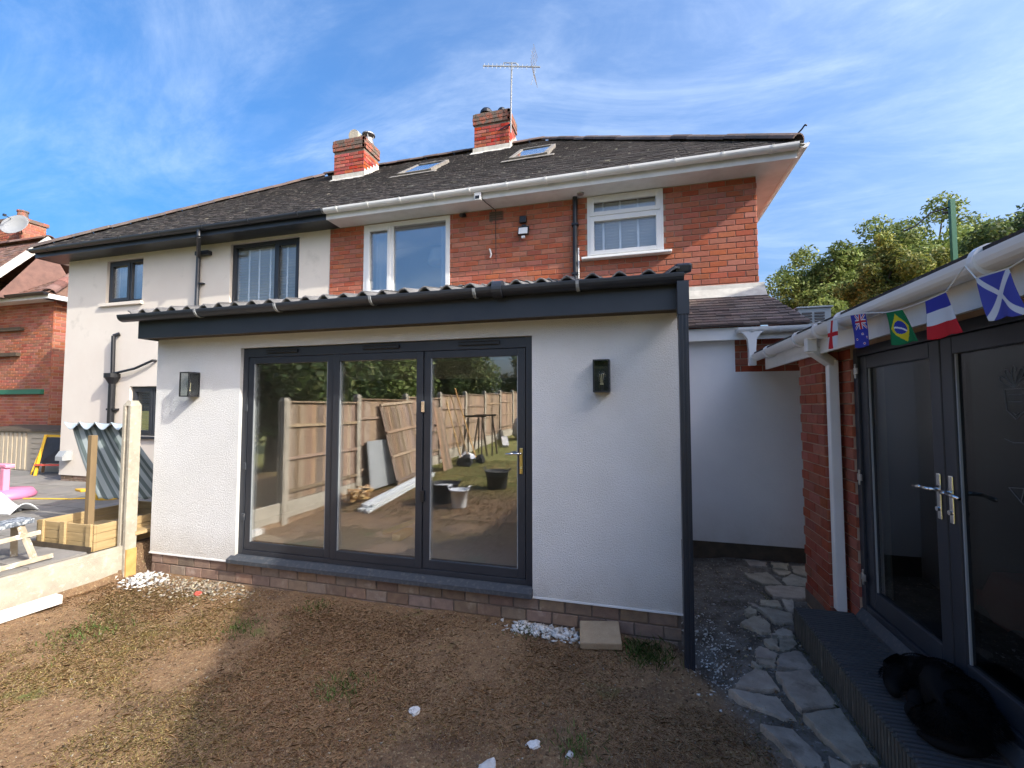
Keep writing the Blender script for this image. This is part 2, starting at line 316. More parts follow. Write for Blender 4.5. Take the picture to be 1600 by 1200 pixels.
def lay_bricks(rects, axis, face, depth, m, parent, name='brick', limit=300, key=None, jit=.0015):
    """first `limit` bricks (ranked by key) become objects of their own, the rest one stuff mesh.
    axis 'y': wall facing -Y at y=face, u=x.  axis 'x': wall facing -X at x=face, u=y.  axis 'X': facing +X."""
    if key: rects = sorted(rects, key=key)
    rest = MB()
    for i, (a, b, za, zb) in enumerate(rects):
        L, H = round(b-a, 3), round(zb-za, 3); d = random.uniform(-jit, jit)
        if axis == 'y': loc, rz = (a, face+d, za), 0.0
        elif axis == 'x': loc, rz = (face+d, b, za), -math.pi/2
        else: loc, rz = (face+d, a, za), math.pi/2
        if i < limit:
            k = (L, H, depth, m)
            if k not in BRICKMESH:
                t = MB(); brick_shape(t, L, H, depth); me = bpy.data.meshes.new(name); me.from_pydata(t.v, [], t.f); me.materials.append(MATS[m]); BRICKMESH[k] = me
            o = bpy.data.objects.new(name, BRICKMESH[k]); COL.objects.link(o); o.location = loc; o.rotation_euler = (0, 0, rz); attach(o, parent)
        else:
            rest.cur = random.random() or .01
            c, s_ = math.cos(rz), math.sin(rz)
            brick_shape(rest, L, H, depth, fn=lambda x, y, z: (loc[0]+c*x-s_*y, loc[1]+s_*x+c*y, loc[2]+z))
    if rest.f:
        o = rest.build('brickwork', m, parent); o['kind'] = 'stuff'
def gutter(name, m, p0, p1, r, parent, out, brackets=0, bm=None):
    """half-round gutter between two points, opening up; out = horizontal unit vector away from the wall"""
    p0, p1, out = Vector(p0), Vector(p1), Vector(out); mb = MB(); n = 10; up = Vector((0, 0, 1))
    ring = [(math.cos(math.pi+math.pi*i/n), math.sin(math.pi+math.pi*i/n)) for i in range(n+1)]
    prof = [(a*r, b*r) for a, b in ring]+[(r, .008), (r-.008, .008)]+[(a*(r-.004), b*(r-.004)) for a, b in reversed(ring)]+[(-r+.008, .008), (-r, .008)]
    k = len(prof); vs = [p+out*a+up*b for p in (p0, p1) for a, b in prof]
    mb.add(vs, [(i, (i+1) % k, k+(i+1) % k, k+i) for i in range(k)])
    for p in (p0, p1):
        e = [p+out*a+up*b for a, b in prof[:n+1]]; mb.add(e, [tuple(range(n+1))])
    g = mb.build(name, m, parent, smooth=False)
    d = (p1-p0).normalized()
    for i in range(brackets):
        q = p0.lerp(p1, (i+.5)/brackets); b = MB()
        pr = [(a*(r+.008), c*(r+.008)) for a, c in ring]+[(a*r*.999, c*r*.999) for a, c in reversed(ring)]
        pr = [(r+.010, .012)]+pr[::-1][:0]+pr
        kk = len(pr); vs = [q+d*t+out*a+up*c for t in (-.014, .014) for a, c in pr]
        b.add(vs, [tuple(range(kk)), tuple(range(2*kk-1, kk-1, -1))]+[(j, (j+1) % kk, kk+(j+1) % kk, kk+j) for j in range(kk)])
        b.build('gutter_bracket', bm or m, g)
    return g

# ================================================================== ground
def smooth(a, b, x): t = np.clip((x-a)/(b-a), 0, 1); return t*t*(3-2*t)
_gr = rng.random((64, 64))
def vnoise(x, y, s):
    x = np.asarray(x)*s; y = np.asarray(y)*s; xi = np.floor(x).astype(int); yi = np.floor(y).astype(int); fx = x-xi; fy = y-yi
    fx = fx*fx*(3-2*fx); fy = fy*fy*(3-2*fy); g = lambda i, j: _gr[i % 64, j % 64]
    return (g(xi, yi)*(1-fx)+g(xi+1, yi)*fx)*(1-fy)+(g(xi, yi+1)*(1-fx)+g(xi+1, yi+1)*fx)*fy
def fbm(x, y, s, o=4): return sum(vnoise(np.asarray(x)+17*k, np.asarray(y)+31*k, s*2**k)*.5**k for k in range(o))/sum(.5**k for k in range(o))
def path_edge(y): return np.interp(y, [1.0, 2.0, 2.6, 3.1, 3.45, 3.7, 9], [1.0, .82, .62, .46, .34, .24, .24])   # lawn ends, path begins
def gh(x, y):
    """height of the ground"""
    x = np.asarray(x, float); y = np.asarray(y, float)
    h = np.clip(1.5-y, 0, 16)*.045+(fbm(x, y, 1.1)-.5)*.05+(fbm(x+9, y, 5, 3)-.5)*.03
    inpath = smooth(-.08, .12, x-path_edge(y))*smooth(-6, 1.5, y)
    ph = .025+smooth(.5, 1.05, x)*.045-.15*np.exp(-((x-.38)/.17)**2-((y-3.55)/.4)**2)
    h = h*(1-inpath)+inpath*(np.minimum(ph, .075)+(fbm(x, y, 6, 3)-.5)*.025)
    nb = smooth(-5.16, -5.24, x)
    return h*(1-nb)+nb*.27
def axis(vals): return np.unique(np.concatenate(vals))
gx = axis([np.linspace(-160, -14, 20), np.linspace(-14, -5.3, 30), np.array([-5.25, -5.2, -5.15]), np.linspace(-5.1, 1.7, 180), np.linspace(1.8, 12, 20), np.linspace(14, 160, 20)])
gy = axis([np.linspace(-160, -22, 18), np.linspace(-20, .8, 70), np.linspace(.85, 6, 150), np.linspace(6.3, 20, 20), np.linspace(24, 200, 20)])
GX, GY = np.meshgrid(gx, gy); GZ = gh(GX, GY)
ny, nx = GX.shape; idx = np.arange(nx*ny).reshape(ny, nx)
gf = np.stack([idx[:-1, :-1], idx[:-1, 1:], idx[1:, 1:], idx[1:, :-1]], -1).reshape(-1, 4)
# lawn / silt sheets share one ground mesh, the material blends by world position
def ground_mat():
    m = bpy.data.materials.new('ground_earth'); m.use_nodes = True; t = m.node_tree; L = t.links.new; bs = t.nodes['Principled BSDF']
    bs.inputs['Roughness'].default_value = 1; bs.inputs['Specular IOR Level'].default_value = .05
    g = N(t, 'ShaderNodeNewGeometry')
    def nz(s, d=6, r=.65):
        n = N(t, 'ShaderNodeTexNoise', ins={'Scale': s, 'Detail': d, 'Roughness': r}); L(g.outputs['Position'], n.inputs['Vector']); return n.outputs[0]
    def ramp(v, lo, hi):
        r = N(t, 'ShaderNodeMapRange', ins={1: lo, 2: hi}); L(v, r.inputs[0]); return r.outputs[0]
    def mix(f, a, b):
        x = N(t, 'ShaderNodeMixRGB'); L(f, x.inputs[0])
        for i, q in ((1, a), (2, b)):
            if isinstance(q, tuple): x.inputs[i].default_value = (*q, 1)
            else: L(q, x.inputs[i])
        return x.outputs[0]
    lawn = mix(ramp(nz(14), .35, .68), (.225, .138, .082), (.34, .215, .115))
    lawn = mix(ramp(nz(1.6), .50, .66), lawn, (.155, .098, .064))
    lawn = mix(ramp(nz(60, 3), .55, .75), lawn, (.52, .41, .24))
    lawn = mix(ramp(nz(2.3, 4), .62, .74), lawn, (.17, .19, .065))
    back = mix(ramp(nz(3.0), .4, .65), (.17, .19, .06), (.33, .28, .11))
    silt = mix(ramp(nz(7), .38, .62), (.105, .092, .076), (.20, .185, .165))
    silt = mix(ramp(nz(26, 5), .58, .70), silt, (.36, .36, .35))
    at = N(t, 'ShaderNodeAttribute', attribute_name='zone'); sp = N(t, 'ShaderNodeSeparateColor'); L(at.outputs['Color'], sp.inputs[0])
    c = mix(sp.outputs[0], lawn, silt); c = mix(sp.outputs[1], c, back)
    L(c, bs.inputs['Base Color'])
    b = N(t, 'ShaderNodeBump', ins={'Strength': .9, 'Distance': .03}); L(nz(45, 6), b.inputs['Height']); L(b.outputs[0], bs.inputs['Normal'])
    MATS['ground_earth'] = m
ground_mat()
ground = raw_mesh('ground', np.stack([GX.ravel(), GY.ravel(), GZ.ravel()], -1), gf, 'ground_earth', smooth=True)
tag(ground, kind='structure')
zone = np.ones((nx*ny, 4), np.float32)
zone[:, 0] = (smooth(-.10, .10, GX-path_edge(GY))*smooth(-6, 1.5, GY)).ravel(); zone[:, 1] = smooth(-.2, -2.0, GY).ravel(); zone[:, 2] = 0
za = ground.data.attributes.new('zone', 'FLOAT_COLOR', 'POINT'); za.data.foreach_set('color', zone.ravel())

# patio next door: a bed with slabs laid on it
pat = MB().box(-16, -5.32, 2.2, 7.6, .10, .288).build('patio', 'mortar_dark', keep=True); tag(pat, kind='structure')
slabm = {}
def slab_mesh(a, b):
    if (a, b) not in slabm:
        mb = MB(); mb.box(0, a, 0, b, 0, .03); me = bpy.data.meshes.new('paving_slab'); me.from_pydata(mb.v, [], mb.f); me.materials.append(MATS['slab_grey']); slabm[(a, b)] = me
    return slabm[(a, b)]
for j in range(9):
    for i in range(17):
        if j*17+i >= 150: break
        o = bpy.data.objects.new('paving_slab', slab_mesh(.592, .592)); COL.objects.link(o)
        o.location = (-5.94-i*.6, 2.21+j*.6, .275+random.uniform(-.003, .003)); attach(o, pat)

# crazy paving along the side path
stones = [
[(1.018,5.074),(1.072,5.053),(1.248,5.156),(1.315,4.824),(1.126,4.803),(1.024,4.937)],[(1.110,4.736),(1.276,4.798),(1.503,4.786),(1.423,4.539),(1.251,4.491),(1.133,4.499)],
[(1.318,5.249),(1.491,5.242),(1.450,5.142),(1.347,5.095)],[(1.486,5.187),(1.581,5.059),(1.519,4.851),(1.327,4.828),(1.328,4.988)],[(1.552,5.448),(1.715,5.493),(1.599,5.131),(1.511,5.229)],
[(1.000,4.408),(1.157,4.439),(1.158,4.299),(0.981,4.287)],[(1.187,4.473),(1.294,4.503),(1.218,4.232),(1.170,4.242)],[(0.897,4.327),(0.949,4.316),(0.972,4.247),(0.923,4.246)],
[(0.948,4.229),(1.024,4.262),(1.202,4.193),(1.148,4.013),(1.017,3.987)],[(0.840,4.174),(0.895,4.251),(0.929,4.187),(0.917,4.113),(0.832,4.090)],
[(0.751,3.945),(0.866,4.076),(0.942,4.120),(0.978,4.008),(0.941,3.814),(0.868,3.813),(0.794,3.914)],[(0.935,3.774),(1.037,3.900),(1.10,3.861),(1.085,3.787),(0.936,3.746)],
[(0.864,3.707),(0.958,3.733),(0.928,3.592),(0.871,3.619)],[(0.969,3.727),(1.074,3.766),(1.085,3.705),(0.992,3.568),(0.934,3.585)],[(0.777,3.567),(0.825,3.633),(0.916,3.547),(0.882,3.464),(0.761,3.462)],
[(0.759,3.454),(0.879,3.456),(0.855,3.364),(0.768,3.393)],[(0.899,3.485),(1.049,3.575),(1.074,3.396),(1.050,3.346),(0.846,3.318)],[(0.728,3.421),(0.768,3.363),(0.752,3.328),(0.715,3.363)],
[(1.109,5.572),(1.336,5.508),(1.293,5.337),(1.133,5.331)],[(1.365,5.475),(1.538,5.484),(1.465,5.271),(1.341,5.293)],
[(0.532,3.093),(0.709,3.327),(0.783,3.309),(0.817,3.127),(0.703,3.084)],[(0.514,3.065),(0.684,3.057),(0.778,3.051),(0.818,2.855),(0.747,2.853),(0.580,2.964)],
[(0.828,3.284),(1.039,3.355),(1.079,3.003),(0.854,2.921),(0.833,3.121)],[(0.850,2.873),(1.071,2.981),(1.072,2.575),(0.950,2.541),(0.878,2.734)],
[(0.620,2.764),(0.766,2.769),(0.847,2.587),(0.839,2.510),(0.737,2.482),(0.693,2.588)],[(0.868,2.592),(0.946,2.531),(0.920,2.421),(0.814,2.391)],
[(.98,2.52),(1.07,2.55),(1.08,2.2),(.95,2.2),(.94,2.4)],[(.72,2.46),(.80,2.37),(.93,2.38),(.92,2.15),(.74,2.2)]]
path = MB(); path.prism([(.5, 2.2), (1.16, 2.2), (1.16, 3.9), (1.7, 4.6), (1.7, 5.55), (1.0, 5.55), (.74, 4.2), (.74, 3.5)], lambda u, v, d: (u, v, d), -.25, -.07)
path = path.build('path', 'silt', keep=True, fixn=True); tag(path, kind='structure')
for q in stones:
    cx = sum(p[0] for p in q)/len(q); cy = sum(p[1] for p in q)/len(q)
    q = [(cx+(x-cx)*.985, cy+(y-cy)*.985) for x, y in q]
    # ragged outline
    pts = []
    for k in range(len(q)):
        a, b = q[k], q[(k+1) % len(q)]
        for s_ in (0, .2, .4, .6, .8): pts.append((a[0]+(b[0]-a[0])*s_+random.uniform(-.009, .009), a[1]+(b[1]-a[1])*s_+random.uniform(-.009, .009)))
    z = float(gh(cx, cy))+.010+random.uniform(-.003, .006); n = len(pts); tx, ty = random.uniform(-.02, .02), random.uniform(-.02, .02)
    mb = MB(); zf = lambda x, y, dz: z+dz+(x-cx)*tx+(y-cy)*ty
    ins = [(cx+(x-cx)*.965, cy+(y-cy)*.965) for x, y in pts]
    vs = [(x-cx, y-cy, zf(x, y, -.13)) for x, y in pts]+[(x-cx, y-cy, zf(x, y, 0)) for x, y in pts]+[(x-cx, y-cy, zf(x, y, .010)) for x, y in ins]+[(0, 0, z+.012)]
    fs = [(i, (i+1) % n, n+(i+1) % n, n+i) for i in range(n)]+[(n+i, n+(i+1) % n, 2*n+(i+1) % n, 2*n+i) for i in range(n)]+[(2*n+i, 2*n+(i+1) % n, 3*n) for i in range(n)]
    mb.add(vs, fs); o = mb.build('paving_stone', 'stone_crazy', path); o.location = (cx, cy, 0)

# ================================================================== house pieces
def window(parent, x0, x1, z0, z1, y, fm, cols, rows=(), ft=.055, sash=None, sill=None, gm='glass_window', room=True, deep=1.3, roomm='interior_wall', name='window'):
    """window in a wall facing -Y; frame front at y. cols / rows: inner bar positions"""
    mb = MB(); yb = y+.07
    mb.box(x0, x0+ft, y, yb, z0, z1); mb.box(x1-ft, x1, y, yb, z0, z1); mb.box(x0+ft, x1-ft, y, yb, z0, z0+ft); mb.box(x0+ft, x1-ft, y, yb, z1-ft, z1)
    xs = [x0+ft]; zs = [z0+ft]
    for c in cols: mb.box(c-ft*.45, c+ft*.45, y+.001, yb, z0+ft, z1-ft); xs += [c-ft*.45, c+ft*.45]
    for r in rows: mb.box(x0+ft, x1-ft, y+.001, yb, r-ft*.45, r+ft*.45); zs += [r-ft*.45, r+ft*.45]
    xs.append(x1-ft); zs.append(z1-ft)
    f = mb.build(name, fm, parent, bevel=.004)
    k = 0
    for i in range(0, len(xs), 2):
        for j in range(0, len(zs), 2):
            a, b, c, d = xs[i], xs[i+1], zs[j], zs[j+1]
            if sash and k in sash:
                s = MB(); st = .045; yy = y-.012
                s.box(a-.012, a+st, yy, y+.03, c-.012, d+.012); s.box(b-st, b+.012, yy, y+.03, c-.012, d+.012); s.box(a+st, b-st, yy, y+.03, c-.012, c+st); s.box(a+st, b-st, yy, y+.03, d-st, d+.012)
                s.build('sash', fm, f, bevel=.004); a += st; b -= st; c += st; d -= st
            g = MB(); g.box(a, b, y+.028, y+.048, c, d); g.build('pane', gm, f)
            k += 1
    if sill: s = MB(); s.box(*sill); s.build('sill', fm, f, bevel=.008)
    if room:
        r = MB(); X0, X1, Z0, Z1, Y0, Y1 = x0-.5, x1+.5, z0-.5, z1+.1, yb+.12, yb+deep
        v = [(X0, Y0, Z0), (X1, Y0, Z0), (X1, Y1, Z0), (X0, Y1, Z0), (X0, Y0, Z1), (X1, Y0, Z1), (X1, Y1, Z1), (X0, Y1, Z1)]
        r.add(v, [(0, 1, 2, 3), (4, 7, 6, 5), (0, 3, 7, 4), (1, 5, 6, 2), (2, 6, 7, 3)]); r.build('room_lining', roomm, f)
    return f
def venetian(x0, x1, z0, z1, y, parent, step=.05, tapes=(), m='blind_slat', tilt=-.6):
    s = MB(); z = z0
    while z < z1: s.obox(((x0+x1)/2, y, z), (x1-x0, .046, .003), rx=tilt); z += step
    b = s.build('blind_slats', m, parent); b['kind'] = 'stuff'
    for t in tapes:
        q = MB(); q.box(t-.014, t+.014, y-.030, y-.028, z0, z1); q.build('blind_tape', m, parent)
def curtain(x0, x1, z0, z1, y, parent, waves=6, m='curtain', amp=.03):
    n = waves*8; v = []; f = []
    for i in range(n+1):
        u = i/n; x = x0+(x1-x0)*u; yy = y+amp*math.sin(u*waves*2*math.pi)+.01*math.sin(u*31)
        v += [(x, yy, z0), (x, yy, z1)]
    for i in range(n): f.append((2*i, 2*i+2, 2*i+3, 2*i+1))
    mb = MB(); mb.add(v, f); return mb.build('curtain', m, parent, smooth=True)

WY = 6.2; EY = 5.76; EZ = 4.83; RY = 9.58; RZ = 7.725; SL = (RZ-EZ)/(RY-EY)
XL, XR, XS = -11.08, 1.50, -4.86          # left end, right end, party line
OV = .36
TOPZ = 4.71
# ---- brick house (right half)
hs_r = thing('brick_house', ((XS+XR)/2, 7.5, 0), 'red brick house half with white window frames and white gutter', 'house')
HW = [(-4.21, -2.71, 3.50, 4.69), (-.635, .375, 3.83, 4.70)]   # window openings
mb = MB(); wall_cells(mb, XS+.002, XR, 0, TOPZ+.05, HW+[(-4.4, -.41, 0, 2.25)], lambda m, a, b, c, d: m.box(a, b, WY, WY+.25, c, d))
mb.box(XR-.25, XR, WY+.25, 12.9, 0, TOPZ+.05); mb.box(XS+.002, XR-.25, 12.65, 12.9, 0, TOPZ+.05)
hw = mb.build('wall', 'mortar', hs_r)
rects = brick_rects(XS+.004, XR, 2.67, TOPZ, HW, phase=.3, course=.0752, length=.212, joint=.009)
camp = (0, 0, 1.77)
lay_bricks(rects, 'y', WY-.009, .03, 'brick_red', hw, key=lambda r: (r[2] < 3.0)*100+(r[3] < 3.45 and r[0] < .3)*100+(r[0]-0)**2+6.2**2)
# side wall bricks (only seen from a step aside): one mesh
sb = MB()
for a, b, c, d in brick_rects(WY, 9.5, 2.67, TOPZ, phase=.1, course=.0752, length=.212, joint=.009):
    sb.cur = random.random(); brick_shape(sb, b-a, d-c, .03, fn=lambda x, y, z: (XR+.009-y, a+x, c+z))
o = sb.build('side_brickwork', 'brick_red', hw); o['kind'] = 'stuff'
# darker soldier/air bricks near the eaves
for (ax, bx, az, bz) in ((-2.08, -1.86, 4.52, 4.66),):
    ab = MB(); ab.box(ax, bx, WY-.014, WY+.02, az, bz); a_ = ab.build('air_brick', 'brick_sooty', hs_r)
    ab = MB()
    for k in range(4): ab.box(ax+.012, bx-.012, WY-.02, WY-.012, az+.012+k*.034, az+.026+k*.034)
    ab.build('air_brick_louvre', 'timber_dark', a_)
# windows
w1 = window(hs_r, -4.21, -2.71, 3.50, 4.69, WY-.02, 'upvc', [-3.70], ft=.07, sash=[0])
curtain(-4.12, -3.80, 3.4, 4.62, WY+.20, w1, 3); curtain(-2.95, -2.78, 3.4, 4.62, WY+.20, w1, 2)
ls = MB(); ls.lathe((-3.22, WY+.75, 4.22), [(.22, 0), (.22, .02), (.16, .22), (.16, .24)], 20); ls.build('lamp_shade', 'lampshade', w1, smooth=True)
w2 = window(hs_r, -.635, .375, 3.83, 4.70, WY-.02, 'upvc', [], rows=[4.405], ft=.05, sash=[0, 1], gm='glass_blind', sill=(-.71, .47, WY-.11, WY+.03, 3.795, 3.828))
venetian(-.57, .31, 3.86, 4.64, WY+.12, w2, .042, (-.42, -.19, .05, .29))
# eaves: fascia, soffit, gutter
def eaves(parent, xa, xb, fm, gm, left_end, right_end, nb):
    f = MB(); f.box(xa, xb, EY+.09, EY+.115, TOPZ-.005, EZ-.01); f.build('fascia', fm, parent)
    s = MB(); s.box(xa, xb, EY+.117, WY+.10, TOPZ, TOPZ+.012); s.build('soffit', fm, parent)
    return gutter('gutter', gm, (xa-.02, EY+.035, EZ+.005), (xb+.02, EY+.035, EZ+.005), .057, parent, (0, -1, 0), nb)
eaves(hs_r, XS+.19, XR+OV-.02, 'upvc_dirty', 'upvc', False, True, 12)
vf = MB(); vf.box(XR+OV-.02, XR+OV+.004, EY+.09, 13.2, TOPZ-.006, EZ-.01); vf.build('side_fascia', 'upvc', hs_r)
vs_ = MB(); vs_.box(XR+.01, XR+OV-.021, WY+.101, 13.0, TOPZ+.0005, TOPZ+.012); vs_.build('side_soffit', 'upvc_dirty', hs_r)
gutter('side_gutter', 'upvc', (XR+OV+.06, EY+.02, EZ+.004), (XR+OV+.06, 13.2, EZ+.004), .055, hs_r, (1, 0, 0), 0)
sp = MB(); sp.lathe((-.71, EY+.30, TOPZ-.014), [(.045, 0), (.05, .014)], 16); sp.build('soffit_spotlight', 'galv', hs_r)
# black downpipe beside the bathroom window, with overflow pipe
dp = MB(); dp.cyl((-.80, WY-.05, 3.30), (-.80, WY-.05, TOPZ), .034, n=14)
for z in (3.6, 4.3): dp.box(-.845, -.755, WY-.09, WY-.001, z, z+.03)
dp.build('downpipe', 'black_metal', hs_r)
op = MB(); op.tube([(-.755, WY-.05, 3.98), (-.755, WY-.05, 3.45), (-.70, WY-.05, 3.40)], .011); op.build('overflow_pipe', 'upvc', hs_r)

# ---- rendered house (left half)
hs_l = thing('rendered_house', ((XL+XS)/2, 7.5, 0), 'cream rendered house half with dark grey eaves, joined to the brick half', 'house')
HL = [(-10.0, -9.04, 3.78, 4.62), (-6.94, -5.47, 3.47, 4.66), (-9.25, -8.45, 1.22, 2.15)]
mb = MB(); wall_cells(mb, XL, XS-.002, .42, TOPZ+.05, HL, lambda m, a, b, c, d: m.box(a, b, WY, WY+.25, c, d))
mb.box(XL, XL+.25, WY+.25, 12.9, 0, TOPZ+.05); mb.box(XL+.25, XS-.002, 12.65, 12.9, 0, TOPZ+.05)
lw = mb.build('wall', 'render_cream', hs_l)
pl = MB(); pl.box(XL+.02, XS-.01, WY+.03, WY+.24, 0, .419); plo = pl.build('plinth', 'mortar_dark', hs_l)
lay_bricks(brick_rects(XL+.02, -7.5, .26, .42), 'y', WY+.022, .03, 'paver', plo, limit=60)
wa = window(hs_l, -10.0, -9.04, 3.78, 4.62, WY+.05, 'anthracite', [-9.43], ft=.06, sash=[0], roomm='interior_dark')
wb = window(hs_l, -6.94, -5.47, 3.47, 4.66, WY+.05, 'anthracite', [-6.0], ft=.06, sash=[1], gm='glass_blind')
venetian(-6.86, -5.55, 3.5, 4.56, WY+.135, wb, .05, (-6.62, -6.40, -6.16, -5.8))
wc = window(hs_l, -9.25, -8.45, 1.22, 2.15, WY+.05, 'anthracite', [-8.72], ft=.06, sash=[0], sill=(-9.30, -8.40, WY-.05, WY+.1, 1.17, 1.219))
venetian(-9.2, -8.5, 1.25, 2.1, WY+.20, wc, .05, ())
sm = MB(); sm.box(-10.12, -9.0, WY-.05, WY+.05, 3.715, 3.778); sm.build('window_sill', 'render_cream', hs_l, bevel=.006)
eaves(hs_l, XL-OV+.02, XS+.188, 'anthracite', 'anthracite', True, False, 7)
vf = MB(); vf.box(XL-OV-.004, XL-OV+.019, EY+.09, 13.2, TOPZ-.006, EZ-.01); vf.build('side_fascia', 'anthracite', hs_l)
vs_ = MB(); vs_.box(XL-OV+.02, XL-.01, WY+.101, 13.0, TOPZ+.0005, TOPZ+.012); vs_.build('side_soffit', 'upvc_dirty', hs_l)
dp = MB(); dp.tube([(-7.18, EY+.03, EZ-.04), (-7.18, EY+.03, 4.68), (-7.62, WY-.05, 4.48), (-7.62, WY-.05, .5)], .034, 12)
dp.box(-7.66, -7.36, WY-.09, WY-.001, 4.50, 4.57); dp.box(-7.60, -7.50, WY-.07, WY-.001, 3.98, 4.0)
dp.build('downpipe', 'anthracite', hs_l)
so = MB(); so.cyl((-9.61, WY-.07, .5), (-9.61, WY-.07, 2.25), .055, n=16); so.lathe((-9.61, WY-.07, 2.2), [(.055, 0), (.11, .10), (.13, .12), (.13, .20), (.12, .2)], 16)
so.cyl((-9.61, WY-.07, 2.35), (-9.63, WY-.07, 3.12), .034, n=12); so.cyl((-9.63, WY-.07, 3.12), (-9.56, WY-.01, 3.17), .034, n=12)
so.tube([(-9.58, WY-.07, 2.40), (-9.05, WY-.07, 2.48), (-8.62, WY-.06, 2.62), (-8.60, WY, 2.62)], .022, 10)
for z in (.9, 1.7): so.box(-9.70, -9.50, WY-.10, WY-.001, z, z+.035)
so.build('soil_pipe', 'black_metal', hs_l)
vb = MB(); vb.prism([(0, .72), (0, .90), (-.10, .90), (-.16, .80), (-.16, .72)], lambda u, v, d: (d, WY+u, v), -10.92, -10.72); vb.build('vent_cowl', 'plastic_grey', hs_l)

# ---- roofs (plain tiles, hipped ends, ridge along X)
def roof_front(parent, x_at, y0, z0, slope, ny_, gauge, tw, m, name='roof_tiles', fn=None):
    """tiles on a slope facing -Y; x_at(y)->(xa,xb)"""
    mb = MB(); th = .016; run = gauge/math.hypot(1, slope)
    for k in range(ny_):
        ya = y0+k*run; yb = ya+run*1.12; xa, xb = x_at(ya); off = (k % 2)*tw/2; x = xa-off
        while x < xb:
            a, b = max(x+.002, xa), min(x+tw-.002, xb); x += tw
            if b-a < .03: continue
            j = random.uniform(-.006, .008); t = random.uniform(-.004, .004); zb_ = lambda y: z0+(y-y0)*slope
            mb.cur = random.random() or .01
            p = [(a, ya, zb_(ya)+th+j), (b, ya, zb_(ya)+th+j+t), (b, yb, zb_(yb)+j+t+.002), (a, yb, zb_(yb)+j+.002), (a, ya+.004, zb_(ya)-.012), (b, ya+.004, zb_(ya)-.012)]
            mb.add(p, [(0, 1, 2, 3), (0, 4, 5, 1), (0, 3, 4), (1, 5, 2)])
    o = mb.build(name, m, parent); o['kind'] = 'stuff'; return o
H = RY-EY; XRE, XLE = XR+OV+.06, XL-OV-.06
RRX, RLX = XRE-H, XLE+H
def deck(name, parent, quads, m):
    mb = MB()
    for q in quads: mb.add(q, [tuple(range(len(q)))])
    return mb.build(name, m, parent)
YB = 2*RY-EY
dr = deck('roof', hs_r, [[(XS, EY, EZ-.02), (XRE, EY, EZ-.02), (RRX, RY, RZ-.02), (XS, RY, RZ-.02)], [(XRE, EY, EZ-.02), (XRE, YB, EZ-.02), (RRX, RY, RZ-.02)], [(XRE, YB, EZ-.02), (XS, YB, EZ-.02), (XS, RY, RZ-.02), (RRX, RY, RZ-.02)]], 'roof_dark')
dl = deck('roof', hs_l, [[(XLE, EY, EZ-.02), (XS, EY, EZ-.02), (XS, RY, RZ-.02), (RLX, RY, RZ-.02)], [(XLE, YB, EZ-.02), (XLE, EY, EZ-.02), (RLX, RY, RZ-.02)], [(XS, YB, EZ-.02), (XLE, YB, EZ-.02), (RLX, RY, RZ-.02), (XS, RY, RZ-.02)]], 'roof_dark')
nrow = int(math.hypot(H, RZ-EZ)/.10)
roof_front(dr, lambda y: (XS, XRE-max(0, y-EY)), EY-.02, EZ, SL, nrow, .10, .165, 'roof_dark')
roof_front(dl, lambda y: (XLE+max(0, y-EY), XS), EY-.02, EZ, SL, nrow, .10, .165, 'roof_dark')
def ridge(parent, p0, p1, m, r=.115, seg=.33):
    p0, p1 = Vector(p0), Vector(p1); n = max(1, int((p1-p0).length/seg)); d = (p1-p0).normalized(); side = d.cross(Vector((0, 0, 1))).normalized(); up = side.cross(d)
    for i in range(n):
        a = p0.lerp(p1, i/n); b = p0.lerp(p1, (i+.985)/n); vs = []; q = 7; jj = random.uniform(0, .012)
        for p in (a, b):
            for rr in (r, r-.018):
                vs += [p+side*rr*math.cos(math.pi*t/q)+up*(rr*math.sin(math.pi*t/q)*.75-.02+jj) for t in range(q+1)]
        k = q+1; fs = [(j, j+1, 2*k+j+1, 2*k+j) for j in range(q)]+[(k+j, 3*k+j, 3*k+j+1, k+j+1) for j in range(q)]+[(j, k+j, k+j+1, j+1) for j in range(q)]+[(2*k+j, 2*k+j+1, 3*k+j+1, 3*k+j) for j in range(q)]
        mb = MB(); mb.add(vs, fs); mb.build('ridge_tile', m, parent)
ridge(dr, (XS, RY, RZ+.02), (RRX, RY, RZ+.02), 'roof_plain'); ridge(dr, (XRE-.05, EY+.05, EZ+.06), (RRX, RY, RZ+.02), 'roof_plain')
ridge(dl, (RLX, RY, RZ+.02), (XS, RY, RZ+.02), 'roof_plain'); ridge(dl, (XLE+.05, EY+.05, EZ+.06), (RLX, RY, RZ+.02), 'roof_plain')
hk = MB(); hk.tube([(XRE-.07, EY+.05, EZ+.13), (XRE-.03, EY, EZ+.16), (XRE, EY-.02, EZ+.20), (XRE+.02, EY-.01, EZ+.19)], .009); hk.build('hip_iron', 'black_metal', hs_r)
